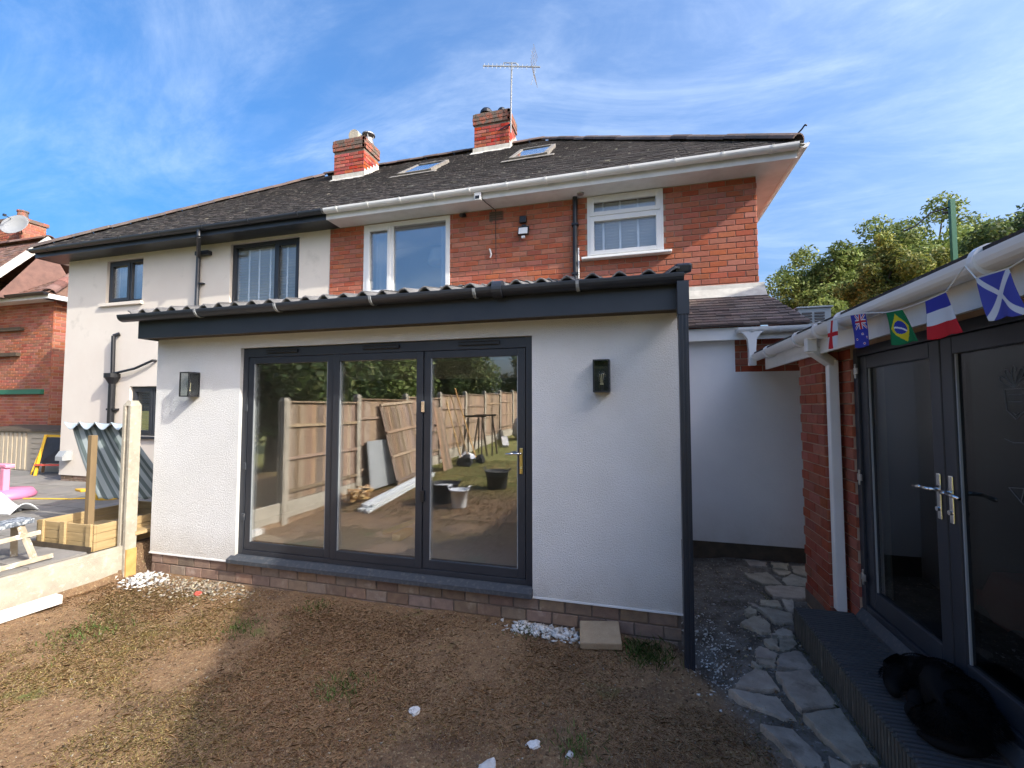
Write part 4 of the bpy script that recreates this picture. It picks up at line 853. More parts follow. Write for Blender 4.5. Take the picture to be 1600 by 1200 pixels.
ridge(fro_, (FX+fe-.05, FYY-fe+.05, z0+.05), (FX+fe-hh, FYY-fe+hh, z0+hh*rs+.03), 'roof_brown', r=.13, seg=.4)
# upper gable roof behind with pale verge
ub = MB(); gxx = -15.0; yr, zr, ye, ze = 7.95, 6.22, 6.62, 4.55
ub.add([(-24, ye, ze), (gxx, ye, ze), (gxx, yr, zr), (-24, yr, zr)], [(0, 1, 2, 3)]); ub.add([(-24, yr, zr), (gxx, yr, zr), (gxx, 2*yr-ye, ze), (-24, 2*yr-ye, ze)], [(0, 1, 2, 3)])
ubo = ub.build('upper_roof', 'roof_brown', fh)
roof_front(ubo, lambda y: (-19.5, gxx), ye, ze+.01, (zr-ze)/(yr-ye), 18, .11, .18, 'roof_brown')
vg = MB(); vg.beam((gxx+.03, ye, ze+.0), (gxx+.03, yr, zr), .05, .16); vg.build('verge_board', 'lead', fh)
ug = MB(); ug.add([(gxx-.01, ye+.35, ze-.1), (gxx-.01, 2*yr-ye-.35, ze-.1), (gxx-.01, yr, zr-.2)], [(0, 1, 2)]); ug.build('gable_wall', 'roof_brown', fh)
ridge(ubo, (-22, yr, zr+.03), (gxx, yr, zr+.03), 'roof_brown', r=.13, seg=.45)
gb = MB(); gb.box(-21, FX+fe+.02, FYY-fe+.01, FYY-fe+.035, FZ-.04, FZ+.07); gb.box(FX+fe, FX+fe+.022, FYY-fe+.036, 14, FZ-.04, FZ+.07); gb.box(-21, FX, FYY-fe+.036, FYY-.01, FZ-.03, FZ-.02); gb.build('fascia', 'upvc_dirty', fh)
gutter('gutter', 'black_metal', (-21, FYY-fe-.05, FZ+.09), (FX+fe+.05, FYY-fe-.05, FZ+.09), .06, fh, (0, -1, 0), 0)
cc = MB(); cx0, cx1, cy0, cy1, czt = -18.6, -17.55, 8.6, 9.2, 7.30
ch = MB().box(cx0, cx1, cy0, cy1, 5.2, czt).build('chimney', 'mortar', fh); bk = MB()
for a, b, p, q in brick_rects(cx0, cx1, 5.3, czt): bk.cur = random.random() or .01; brick_shape(bk, b-a, q-p, .03, fn=lambda x, y, z: (a+x, cy0-.01+y, p+z))
for a, b, p, q in brick_rects(cy0, cy1, 5.3, czt): bk.cur = random.random() or .01; brick_shape(bk, b-a, q-p, .03, fn=lambda x, y, z: (cx1+.01-y, a+x, p+z))
o = bk.build('brickwork', 'brick_far', ch); o['kind'] = 'stuff'
b = MB(); b.box(cx0-.05, cx1+.05, cy0-.05, cy1+.05, czt, czt+.10); b.lathe(((cx0+cx1)/2, 8.9, czt+.1), [(.14, 0), (.12, .3), (.14, .32), (.14, .36)], 14); b.build('chimney_cap', 'brick_sooty', ch)
sd = thing('satellite_dish', (-17.3, 8.4, 6.8), 'round grey satellite dish on the chimney of the far left house', 'satellite dish')
ds = MB(); n = 24; prof = [(0, 0), (.12, .008), (.24, .035), (.34, .08), (.35, .078), (.25, .028), (.12, -.004), (.001, -.012)]
q = Vector((.35, -.85, .38)).normalized(); a_ = q.orthogonal().normalized(); b_ = q.cross(a_); c0 = Vector((-17.2, 8.35, 6.98))
vs = [c0+(a_*math.cos(2*math.pi*i/n)+b_*math.sin(2*math.pi*i/n))*max(r, .001)+q*h for r, h in prof for i in range(n)]
ds.add(vs, [(k*n+i, k*n+(i+1) % n, (k+1)*n+(i+1) % n, (k+1)*n+i) for k in range(len(prof)-1) for i in range(n)]); ds.build('dish', 'dish_grey', sd, smooth=True)
am = MB(); am.tube([c0-q*.02, (-17.3, 8.5, 6.92), (-17.56, 8.65, 6.92)], .02); am.build('mount', 'black_metal', sd); am = MB(); am.tube([c0+b_*(-.3)+q*.03, c0+b_*(-.12)+q*.33], .010); am.obox(c0+b_*(-.10)+q*.34, (.06, .06, .06)); am.build('receiver_arm', 'black_metal', sd)

gh_ = thing('gabled_neighbour_house', (12, 0, 0), 'brick house with a gable to the right of the garden, outside the picture', 'house')
GXF = 5.2; ay, az = 3.277-.31*2.2, 4.22+1.77+.724*2.2; sl2 = .695
ez = 1.95+1.77+.724*2.2; hy = (az-ez)/sl2
mb = MB(); mb.prism([(-4, -.2), (5.9, -.2), (5.9, az-(5.9-ay)*sl2), (ay, az), (ay-hy, ez), (-4, ez)], lambda u, v, d: (d, u, v), GXF, GXF+9); mb.build('wall', 'brick_far', gh_, fixn=True)
rf = MB()
for s_, y_ in ((1, 6.0), (-1, ay-hy)):
    p = [(GXF-.0, ay, az), (GXF-.0, y_, az-abs(y_-ay)*sl2), (GXF+9.1, y_, az-abs(y_-ay)*sl2), (GXF+9.1, ay, az)]; rf.hexa([(x, y, z+.005) for x, y, z in p]+[(x, y, z+.06) for x, y, z in p])
rf.build('roof', 'roof_brown', gh_, fixn=True)

# ================================================================== boundary fence
FXX = -5.2; POSTS = [3.52, 1.75, -.10, -1.95, -3.80, -5.65, -7.5, -9.35, -11.2, -13.05, -14.9]
bf = thing('boundary_fence', (FXX, -5, 0), 'timber boundary fence with concrete posts and boards along the left of the lawn', 'fence')
def fence_post(y, ht, label):
    z0 = float(gh(-5.0, y))-.1; p = MB(); s = .055; n = .022
    prof = [(-s, -s), (-n, -s), (-n, -s+.03), (n, -s+.03), (n, -s), (s, -s), (s, s), (n, s), (n, s-.03), (-n, s-.03), (-n, s), (-s, s)]
    p.prism([(u, v) for u, v in prof], lambda u, v, d: (FXX+u, y+v, d), z0, z0+ht+.1-.06)
    p.hexa([(FXX-s, y-s, z0+ht+.04), (FXX+s, y-s, z0+ht+.04), (FXX+s, y+s, z0+ht+.04), (FXX-s, y+s, z0+ht+.04), (FXX-.03, y-s+.02, z0+ht+.095), (FXX+.03, y-s+.02, z0+ht+.095), (FXX+.03, y+s-.02, z0+ht+.095), (FXX-.03, y+s-.02, z0+ht+.095)])
    p.build('fence_post', 'concrete', bf, fixn=True)
def gravel_board(ya, yb, z, label, ht=.31):
    b = MB(); b.box(FXX-.022, FXX+.022, ya, yb, z-.1, z+ht); b.box(FXX+.0221, FXX+.028, ya+.06, yb-.06, z+.03, z+ht-.04)
    b.build('gravel_board', 'concrete', bf, bevel=.006)
ORD = ['second', 'third', 'fourth', 'fifth', 'sixth', 'seventh', 'eighth', 'ninth', 'tenth', 'eleventh']
fence_post(POSTS[0], 1.83, 'slotted concrete fence post standing beside the corner of the white extension')
BOARD = {}
def board_mesh(h):
    if h not in BOARD:
        b = MB(); b.add([(0, 0, 0), (.022, 0, 0), (.008, .080, 0), (0, .080, 0), (0, 0, h), (.022, 0, h), (.008, .080, h), (0, .080, h)], [(0, 3, 2, 1), (4, 5, 6, 7), (0, 1, 5, 4), (1, 2, 6, 5), (2, 3, 7, 6), (3, 0, 4, 7)])
        me = bpy.data.meshes.new('board'); me.from_pydata(b.v, [], b.f); me.materials.append(MATS['timber_fence']); BOARD[h] = me
    return BOARD[h]
def fence_panel(ya, yb, z, label, h=1.5):
    t = MB().box(FXX-.02, FXX+.06, ya, yb, z+h+.005, z+h+.03).build('panel', 'timber_fence', bf)
    n = int((yb-ya)/.092)
    for i in range(n):
        o = bpy.data.objects.new('board', board_mesh(h)); COL.objects.link(o); o.location = (FXX-.004+random.uniform(-.002, .002), ya+i*(yb-ya)/n, z+random.uniform(-.006, .004)); attach(o, t)
    for zz in (.12, .62, 1.12): MB().box(FXX+.016, FXX+.052, ya, yb, z+zz, z+zz+.045).build('rail', 'timber_fence', t)
gravel_board(POSTS[1]+.03, POSTS[0]-.03, .02, 'low concrete board edging the lawn, left of the extension', .30)
for i in range(1, len(POSTS)):
    fence_post(POSTS[i], 1.92, 'concrete fence post, %s along the boundary counting from the extension' % ORD[i-1])
    if i+1 < len(POSTS):
        z = float(gh(-5.0, (POSTS[i]+POSTS[i+1])/2)); ya, yb = POSTS[i+1]+.03, POSTS[i]-.03
        gravel_board(ya, yb, z, 'concrete board under the %s bay of fence counting from the extension' % ORD[i-1], .27)
        fence_panel(ya, yb, z+.28, 'brown timber fence panel in the %s bay counting from the extension' % ORD[i-1])
# timber stub set in front of the first post and a dark wood post behind it
tag(MB().box(FXX+.056, FXX+.075, 3.47, 3.57, -.05, .28).build('timber_stub', 'timber_raw'), 'short brown board at the foot of the concrete post', 'board')
tag(MB().box(-5.42, -5.35, 3.98, 4.05, .2, 1.38).build('timber_post', 'timber_dark'), 'dark timber post between the sandpit and the extension', 'post')

# ================================================================== neighbour's patio things
sb = thing('sandpit', (-5.75, 3.75, .305), 'yellow timber sandpit on the patio, with a striped canopy above', 'sandpit')
sx0, sx1, sy0, sy1, sz = -6.16, -5.30, 3.28, 4.30, .305
for (a, b, c, d, nm) in ((sx0, sx1, sy0, sy0+.022, 'f'), (sx0, sx1, sy1-.022, sy1, 'b'), (sx0, sx0+.022, sy0+.023, sy1-.023, 'l'), (sx1-.022, sx1, sy0+.023, sy1-.023, 'r')):
    for k in range(3): MB().box(a, b, c, d, sz+k*.088, sz+k*.088+.084).build('side_board', 'timber_yellow', sb, bevel=.003)
for x in (sx0+.10, (sx0+sx1)/2, sx1-.05): MB().box(x-.035, x+.035, sy0-.024, sy0-.001, sz, sz+.275).build('batten', 'timber_yellow', sb, bevel=.003)
MB().box(sx0-.01, sx1+.01, sy0-.03, sy0-.0241, sz, sz+.055).build('base_board', 'timber_dark', sb); MB().box(sx0+.03, sx1-.03, sy0+.03, sy1-.03, sz, sz+.10).build('sand', 'slab_buff', sb)
MB().box(sx0+.1, sx1+.16, sy0+.28, sy0+.55, sz+.10, sz+.14).build('seat', 'timber_yellow', sb)
for (x, y) in ((sx0+.42, sy0+.22), (sx1-.04, sy1-.1)): MB().box(x-.03, x+.03, y-.03, y+.03, sz+.1, sz+1.15).build('post', 'timber_post', sb, bevel=.004)
cn = thing('striped_canopy', (-5.7, 3.9, 1.2), 'grey and white striped canopy tilted over the sandpit', 'canopy')
def cloth(name, P, nu, nv, colf, m, parent, thick=.003):
    v = np.array([P(i/nu, j/nv) for j in range(nv+1) for i in range(nu+1)]); idx = np.arange((nu+1)*(nv+1)).reshape(nv+1, nu+1)
    f = np.stack([idx[:-1, :-1], idx[:-1, 1:], idx[1:, 1:], idx[1:, :-1]], -1).reshape(-1, 4)
    tint = np.array([colf((i+.5)/nu, (j+.5)/nv) for j in range(nv) for i in range(nu)])
    o = raw_mesh(name, v, f, m, tint, parent, smooth=True); s = o.modifiers.new('thickness', 'SOLIDIFY'); s.thickness = thick; return o
A, B, C_, D_ = Vector((-6.52, 3.75, 1.56)), Vector((-5.62, 3.75, 1.56)), Vector((-4.98, 3.95, .72)), Vector((-5.80, 3.62, .74))
def canopyP(u, v):
    p = A.lerp(B, u).lerp(D_.lerp(C_, u), v); sag = math.sin(v*math.pi)*.05
    return p+Vector((-.02*math.sin(v*3), -.03*math.sin(u*math.pi*7)*(1-v*.6)*.5, -sag*.6+.006*math.sin(u*44)*(.3+v)))
stripe = lambda u, v: (.13, .165, .165) if int(u*17) % 2 else (.33, .38, .39)
cloth('cloth', canopyP, 102, 26, stripe, 'fabric', cn)
def valP(u, v):
    p = A.lerp(B, u); d = abs(math.sin(u*math.pi*3.5)); return p+Vector((0, -.02-.06*v, .012-.07*v*d+.02*v*(1-d)))
cloth('valance', valP, 84, 6, lambda u, v: (.44, .52, .58), 'fabric', cn)
rl = MB(); rl.cyl(A+Vector((-.02, 0, 0)), B+Vector((.05, 0, 0)), .014); rl.build('rail', 'timber_post', cn)
ea = thing('easel', (-12.0, 6.6, .305), 'yellow folding easel with a black board beside the beige store', 'easel')
e = MB(); e.beam((-12.62, 6.58, .305), (-12.50, 6.75, 1.15), .05, .025); e.build('leg', 'plastic_yellow', ea); e = MB(); e.beam((-12.30, 6.48, .305), (-12.47, 6.72, 1.15), .05, .025); e.build('leg', 'plastic_yellow', ea)
e = MB(); e.beam((-12.78, 6.86, .305), (-12.56, 6.80, 1.12), .05, .025); e.build('leg', 'timber_raw', ea); e = MB(); e.beam((-11.72, 6.66, .305), (-11.72, 6.80, 1.15), .05, .025); e.build('leg', 'plastic_yellow', ea)
e = MB(); e.beam((-12.50, 6.74, 1.13), (-11.72, 6.79, 1.13), .03, .05); e.build('top_bar', 'plastic_yellow', ea)
e = MB(); e.hexa([(-12.33, 6.56, .56), (-11.74, 6.70, .56), (-11.74, 6.71, .56), (-12.33, 6.575, .56), (-12.44, 6.72, 1.10), (-11.74, 6.78, 1.10), (-11.74, 6.79, 1.10), (-12.44, 6.735, 1.10)]); e.build('board', 'board_black', ea)
e = MB(); e.beam((-12.34, 6.50, .53), (-11.72, 6.66, .53), .07, .03); e.build('tray', 'plastic_red', ea)
st_ = thing('storage_box', (-13.6, 7.1, .305), 'beige plastic garden store with a dark lid against the far brick wall', 'storage box')
MB().box(-14.9, -12.1, 6.95, 7.45, .305, 1.20).build('body', 'plastic_beige', st_)
for k in range(9): MB().box(-14.88+k*.155, -14.78+k*.155, 6.93, 6.949, .33, 1.17).build('panel', 'plastic_beige', st_)
for k in range(7): MB().box(-13.35, -12.15, 6.935, 6.949, .36+k*.115, .45+k*.115).build('panel', 'plastic_beige', st_)
MB().prism([(6.88, 1.205), (7.5, 1.205), (7.5, 1.32), (6.9, 1.25)], lambda u, v, d: (d, u, v), -14.95, -12.05).build('lid', 'timber_dark', st_, fixn=True)
pk = thing('toy_kitchen', (-9.75, 4.75, .305), 'pink plastic toy stand at the left edge of the patio', 'toy')
MB().lathe((-9.75, 4.78, .305), [(.34, 0), (.36, .05), (.30, .14), (.05, .16), (.01, .16)], 22).build('base', 'plastic_magenta', pk, smooth=True)
for (x, y) in ((-9.92, 4.7), (-9.62, 4.7)): MB().box(x-.05, x+.05, y-.04, y+.04, .44, .80).build('pillar', 'plastic_pink', pk, bevel=.015)
b = MB(); b.box(-10.0, -9.54, 4.66, 4.78, .80, .86); b.box(-9.86, -9.68, 4.69, 4.74, .50, .53); b.box(-9.86, -9.68, 4.69, 4.74, .66, .69); b.build('shelf', 'plastic_pink', pk, bevel=.015)
for k in range(4): MB().cyl((-9.84+k*.05, 4.71, .53), (-9.84+k*.05, 4.71, .66), .010).build('bar', 'plastic_pink', pk)
wt = thing('plastic_seat', (-8.4, 4.2, .305), 'white plastic child seat lying on the patio near the pink toy', 'toy')
b = MB(); n = 16
def seatP(u, v): return Vector((-8.78+.62*u, 4.05+.32*v, .315+.20*max(0, 1-u*2.4)*(.4+.6*math.sin(v*math.pi))+.10*max(0, u-.75)*3*math.sin(v*math.pi)+.05*math.sin(v*math.pi)))
cloth('shell', seatP, 20, 12, lambda u, v: (.80, .82, .85), 'fabric', wt, .012); MB().box(-8.6, -8.35, 4.12, 4.28, .303, .335).build('base', 'plastic_white', wt, bevel=.01)
hz = MB()
for k in range(5):
    pts = [(-8.15+.20*math.cos(t_)*(1+.05*k)+random.uniform(-.01, .01), 5.20+.14*math.sin(t_)*(1+.04*k), .318+.018*k) for t_ in np.linspace(0, 2*math.pi, 20)]; hz.tube(pts, .011, 6)
hz.tube([(-8.33, 5.15, .318), (-8.6, 4.98, .318), (-8.95, 4.90, .318), (-9.35, 4.80, .318)], .011, 6); tag(hz.build('hose', 'hose_yellow'), 'coiled yellow hose lying on the grey patio', 'hose')
b = MB(); b.prism([(-.14, 0), (.12, -.07), (.16, 0), (.12, .08), (-.05, .07)], lambda u, v, d: (-9.3+u, 5.52+v, d), .305, .345); tag(b.build('toy_spade', 'plastic_yellow', bevel=.01, fixn=True), 'small yellow plastic toy lying flat on the patio by the wall', 'toy')
# paint-splashed stepladder lying on its side
ld = thing('stepladder', (-5.7, 2.75, .30), 'paint splashed wooden trestle standing behind the low concrete board', 'trestle')
for (p, q, s_) in (((-5.62, 2.46, .29), (-5.58, 2.52, .62), .055), ((-5.48, 2.93, .29), (-5.60, 2.86, .66), .055), ((-5.98, 2.50, .29), (-5.76, 2.55, .64), .05), ((-5.90, 2.98, .29), (-5.76, 2.90, .66), .05)): MB().beam(p, q, s_, .03).build('leg', 'ladder_wood', ld, bevel=.004)
for (p, q) in (((-5.60, 2.30, .52), (-5.54, 2.98, .565)), ((-5.50, 2.42, .315), (-5.42, 3.02, .345))): MB().beam(p, q, .03, .04).build('rail', 'ladder_wood', ld, bevel=.004)
MB().beam((-5.68, 2.35, .645), (-5.66, 2.95, .685), .20, .045).build('top_board', 'paint_crust', ld, bevel=.006)
tag(MB().beam((-5.06, 2.30, .045), (-5.02, 2.86, .05), .10, .075).build('white_plank', 'white_board', bevel=.004), 'white painted plank lying on the lawn along the low concrete board', 'plank')

# ================================================================== things on the house walls
def lantern(x, z, label):
    t = thing('wall_lantern', (x, DY, z), label, 'lantern', 'wall lanterns either side of the folding doors'); w_, h_, d_ = .064, .128, .125; y1 = DY-.001; y0 = DY-d_
    MB().box(x-w_, x+w_, y1-.012, y1, z-h_, z+h_).build('back_plate', 'black_metal', t); MB().box(x-w_, x+w_, y0, y1-.0125, z+h_-.010, z+h_).build('top_plate', 'black_metal', t); MB().box(x-w_, x+w_, y0, y1-.0125, z-h_, z-h_+.010).build('bottom_plate', 'black_metal', t)
    for sx in (-1, 1): xx = x+sx*(w_-.005); MB().box(xx-.005, xx+.005, y0, y0+.010, z-h_+.0101, z+h_-.0101).build('corner_bar', 'black_metal', t)
    MB().box(x-w_+.011, x+w_-.011, y0+.003, y0+.006, z-h_+.0102, z+h_-.0102).build('front_pane', 'glass_lamp', t)
    for sx in (-1, 1): xx = x+sx*(w_-.004); MB().box(xx-.0015, xx+.0015, y0+.011, y1-.013, z-h_+.0102, z+h_-.0102).build('side_pane', 'glass_lamp', t)
    MB().cyl((x, y0+.06, z-h_+.0101), (x, y0+.06, z-h_+.06), .018, n=14).build('bulb_holder', 'black_metal', t)
    b = MB(); b.lathe((x, y0+.06, z-h_+.06), [(.012, 0), (.016, .01), (.030, .06), (.032, .08), (.022, .105), (.004, .115)], 14); bo = b.build('bulb', 'glass_lamp', t, smooth=True)
    b = MB()
    for k in range(4): q = k*math.pi/2; b.cyl((x+.006*math.cos(q), y0+.06+.006*math.sin(q), z-h_+.065), (x+.015*math.cos(q), y0+.06+.015*math.sin(q), z-h_+.145), .0022, n=5)
    b.cyl((x, y0+.06, z-h_+.058), (x, y0+.06, z-h_+.075), .014, n=10); b.build('filament', 'bulb', bo)
lantern(-4.50, 2.0, 'black glass box lantern left of the folding doors, half in sunlight'); lantern(-.265, 2.01, 'black glass box lantern right of the folding doors, in the shade')
fl_ = thing('floodlight', (-1.54, WY, 4.3), 'small black floodlight with white face on the brick wall', 'floodlight')
MB().obox((-1.54, WY-.07, 4.30), (.16, .04, .13), rx=-.25).build('body', 'black_metal', fl_, bevel=.006); MB().obox((-1.54, WY-.095, 4.294), (.13, .006, .10), rx=-.25).build('lens', 'plastic_white', fl_); MB().box(-1.57, -1.51, WY-.05, WY, 4.36, 4.40).build('bracket', 'black_metal', fl_)
MB().obox((-1.54, WY-.08, 4.205), (.05, .03, .03)).build('sensor', 'plastic_white', fl_)
jb = MB(); jb.box(-1.605, -1.505, WY-.06, WY-.01, 4.43, 4.53); tag(jb.build('junction_box', 'black_metal', bevel=.008), 'small black junction box above the floodlight on the brick wall', 'junction box')
sc_ = thing('security_camera', (-2.5, WY, 4.65), 'small black camera under the eaves beside the white window', 'camera'); MB().cyl((-2.50, WY-.10, 4.63), (-2.47, WY-.02, 4.655), .030, n=14).build('body', 'black_metal', sc_); MB().cyl((-2.485, WY-.04, 4.65), (-2.485, WY-.005, 4.70), .012).build('mount', 'black_metal', sc_)
cb2 = MB(); cb2.tube([(-2.10, EY+.03, EZ-.09), (-2.04, EY+.15, TOPZ-.03), (-1.98, WY-.012, TOPZ-.03), (-1.978, WY-.013, 4.3), (-1.97, WY-.013, 3.91)], .006, 6); tag(cb2.build('cable', 'black_metal'), 'thin black cable running down the brick wall beside the white hook', 'cable')
ha = MB(); ha.tube([(-2.06, WY-.01, 4.08), (-2.06, WY-.05, 4.09), (-2.045, WY-.055, 4.05), (-2.035, WY-.05, 4.00), (-2.05, WY-.05, 3.96)], .012, 8); tag(ha.build('pipe_hook', 'upvc'), 'short white bent pipe stub sticking out of the brick wall', 'pipe')
db = thing('downlight_box', (-2.1, EY, EZ-.2), 'small white box fixed under the white gutter', 'box'); MB().box(-2.17, -2.07, EY+.02, EY+.088, EZ-.16, EZ-.05).build('body', 'upvc', db, bevel=.006); MB().box(-2.15, -2.09, EY+.012, EY+.0195, EZ-.14, EZ-.10).build('face', 'black_metal', db)
# rotary drier hooks casting thin shadows on the wall
# ---- television aerial on the right chimney
ae = thing('tv_aerial', (-2.57, 9.18, 7.85), 'television aerial on a thin mast strapped to the right chimney', 'aerial')
MB().cyl((-2.60, 9.20, 7.80), (-2.575, 9.20, 9.40), .017, n=10).build('mast', 'dish_grey', ae)
a0, a1 = Vector((-3.25, 9.20, 9.47)), Vector((-1.93, 9.20, 9.165)); MB().beam(a0, a1, .022, .022).build('boom', 'plastic_grey', ae)
dr_ = (a1-a0).normalized()
for k in range(11):
    p = a0.lerp(a1, .02+k*.075); MB().cyl(p+Vector((0, -.03, -.085)), p+Vector((0, .03, .085)), .005, n=6).build('element', 'plastic_grey', ae)
for s_ in (-1, 1):
    for k in range(5):
        p = a0.lerp(a1, .86)+Vector((.02+.015*k, 0, s_*(.04+.075*k))); MB().cyl(p+Vector((0, -.20, 0)), p+Vector((0, .20, 0)), .005, n=6).build('reflector_rod', 'alloy', ae)
    MB().beam(a0.lerp(a1, .86)+Vector((.10, 0, 0)), a0.lerp(a1, .86)+Vector((-.02, 0, s_*.40)), .015, .015).build('reflector_arm', 'alloy', ae)
b = MB(); c_ = a0.lerp(a1, .49); b.tube([c_+dr_*-.18, c_+dr_*-.16+Vector((0, 0, .08)), c_+dr_*.14+Vector((0, 0, .08)), c_+dr_*.18], .011, 8); b.build('dipole', 'plastic_grey', ae)
b = MB(); b.beam((-2.66, 9.26, 8.02), (-2.59, 9.20, 8.0), .03, .03); b.beam((-2.9, 9.25, 7.93), (-2.60, 9.215, 8.02), .012, .02); b.build('bracket', 'black_metal', ae)

# ================================================================== bunting
GR, WH, RD, BL = (.02, .20, .07), (.74, .74, .74), (.62, .035, .04), (.06, .065, .36)
def f_eng(u, v): return RD if abs(u-.5) < .11 or abs(v-.5) < .075 else WH
def f_nz(u, v):
    if .28 < u < .95 and v < .46:
        a, b = (u-.615)/.335, (v-.23)/.23
        if abs(a) < .13 or abs(b) < .16: return RD
        if abs(a) < .26 or abs(b) < .30: return WH
        d = abs(abs(a)-abs(b)); return RD if d < .10 else WH if d < .26 else BL
    for (su, sv) in ((.62, .62), (.35, .75), (.8, .74), (.6, .90)):
        q = math.hypot((u-su)*.8, v-sv)
        if q < .022: return RD
        if q < .038: return WH
    return BL
def f_bra(u, v):
    a, b = (u-.5), (v-.52); q = math.hypot(a*.9, b)
    if q < .20: return WH if abs(math.hypot(a*.9+.25, b-.42)-.46) < .025 else (.045, .06, .33)
    return (.70, .58, .03) if abs(a)/.37+abs(b)/.44 < 1 else GR
def f_fra(u, v): return BL if v < .34 else WH if v < .67 else RD
def f_sco(u, v): return WH if min(abs(u-v), abs(u+v-1)) < .085 else (.09, .10, .40)
def flag(tl, tr_, br, bl, colf, label, ph):
    P = [Vector(p) for p in (tl, tr_, br, bl)]
    def pos(u, v):
        p = P[0].lerp(P[1], u).lerp(P[3].lerp(P[2], u), v); return p+Vector((.010*math.sin(u*7+ph+v*2)*v-.02*v, 0, .004*math.sin(u*9+ph)*v))
    t = thing('bunting_flag', tuple((P[0]+P[1])/2), label, 'flag', 'flags of the bunting string'); cloth('cloth', pos, 60, 60, colf, 'flag', t, .0012)
X_ = 1.18
flag((X_, 3.267, 2.31), (X_, 3.126, 2.30), (X_, 3.087, 2.126), (X_, 3.243, 2.13), f_eng, 'white flag with a red cross hanging from the bunting string', .3)
flag((X_, 2.949, 2.288), (X_, 2.78, 2.265), (X_, 2.695, 2.082), (X_, 2.86, 2.09), f_nz, 'dark blue flag with small union flag corner and stars, second along the bunting', 1.1)
flag((X_, 2.574, 2.227), (X_, 2.438, 2.214), (X_, 2.271, 2.051), (X_, 2.482, 2.054), f_bra, 'green flag with yellow diamond and blue disc on the bunting', 2.0)
flag((X_, 2.268, 2.213), (X_, 2.137, 2.219), (X_, 2.007, 2.045), (X_, 2.209, 2.042), f_fra, 'blue, white and red striped flag on the bunting', 2.9)
flag((X_, 1.974, 2.228), (X_, 1.826, 2.22), (X_, 1.735, 2.055), (X_, 1.888, 2.063), f_sco, 'blue flag with white diagonal cross on the bunting', 4.0)
tag(MB().tube([(1.205, 3.62, 2.36), (X_, 3.267, 2.312), (X_, 3.126, 2.302), (X_, 2.949, 2.29), (X_, 2.78, 2.267), (X_, 2.574, 2.229), (X_, 2.438, 2.216), (X_, 2.268, 2.215), (X_, 2.137, 2.221), (1.20, 2.06, 2.30), (X_, 1.974, 2.23), (X_, 1.826, 2.222), (1.20, 1.60, 2.28), (1.2, 1.2, 2.30)], .0028, 5).build('bunting_string', 'rope'), 'thin pale string carrying the flags under the white gutter', 'string')

# ================================================================== dog asleep on the step
dog = thing('dog', (1.36, 2.68, .27), 'black furry dog lying curled up on the dark ribbed step', 'dog')
import bmesh
def skin_body(name, verts, edges, radii, m, parent, sub=2):
    me = bpy.data.meshes.new(name); me.from_pydata(verts, edges, []); o = bpy.data.objects.new(name, me); COL.objects.link(o); me.materials.append(MATS[m])
    sm_ = o.modifiers.new('skin', 'SKIN'); sm_.use_smooth_shade = True
    for i, r in enumerate(radii): me.skin_vertices[0].data[i].radius = (r, r) if not isinstance(r, tuple) else r
    me.skin_vertices[0].data[0].use_root = True
    s = o.modifiers.new('subsurf', 'SUBSURF'); s.levels = sub; s.render_levels = sub; attach(o, parent); return o
dz = .27
dv = [(1.40, 2.50, dz+.13), (1.46, 2.66, dz+.135), (1.45, 2.80, dz+.14), (1.40, 2.90, dz+.135), (1.33, 2.93, dz+.115), (1.27, 2.90, dz+.085), (1.235, 2.84, dz+.065), (1.225, 2.77, dz+.045),   # spine, neck, head, muzzle
      (1.30, 2.46, dz+.11), (1.24, 2.52, dz+.075), (1.22, 2.62, dz+.05), (1.26, 2.70, dz+.035),      # haunch, hind leg
      (1.38, 2.80, dz+.07), (1.30, 2.76, dz+.045), (1.27, 2.68, dz+.035),                              # foreleg
      (1.38, 2.40, dz+.07), (1.30, 2.385, dz+.04), (1.22, 2.42, dz+.03), (1.18, 2.50, dz+.025),        # tail
      (1.30, 2.955, dz+.16), (1.355, 2.965, dz+.165)]
de = [(0, 1), (1, 2), (2, 3), (3, 4), (4, 5), (5, 6), (6, 7), (0, 8), (8, 9), (9, 10), (10, 11), (2, 12), (12, 13), (13, 14), (0, 15), (15, 16), (16, 17), (17, 18), (4, 19), (3, 20)]
drr = [.145, .15, .15, .12, .09, .07, .045, .03, .12, .075, .04, .033, .07, .045, .035, .05, .035, .028, .015, .018, .018]
dv = [(1.37+(x-1.37)*.88, 2.70+(y-2.70)*.90, dz+.012+(z-dz)*.72) for x, y, z in dv]; drr = [r*.84 for r in drr]
skin_body('body', dv, de, drr, 'fur', dog)
# tufts of fur over the body
nf = 26000; base = np.array(dv)[np.array([0, 1, 2, 3, 4, 8, 9, 12, 15, 5])]; rad = np.array([.15, .155, .15, .12, .092, .12, .08, .08, .055, .07])*.84
k = rng.choice(10, nf, p=rad**2/np.sum(rad**2)); d = rng.normal(size=(nf, 3)); d[:, 2] = np.abs(d[:, 2])*.9; d /= np.linalg.norm(d, axis=1)[:, None]
p0 = base[k]+d*rad[k][:, None]*.92; p0[:, 2] = np.maximum(p0[:, 2], dz+.012); tang = np.cross(d, rng.normal(size=(nf, 3))); tang /= np.linalg.norm(tang, axis=1)[:, None]
ln = rng.uniform(.018, .04, nf)[:, None]; wd_ = tang*.0016; tip = p0+d*ln*.55+np.array([-.2, -.9, -.25])*ln*.6
V = np.stack([p0-wd_, p0+wd_, tip], 1).reshape(-1, 3); F = np.arange(nf*3).reshape(-1, 3)
fo = raw_mesh('fur', V, F, 'fur', None, dog); fo['kind'] = 'stuff'

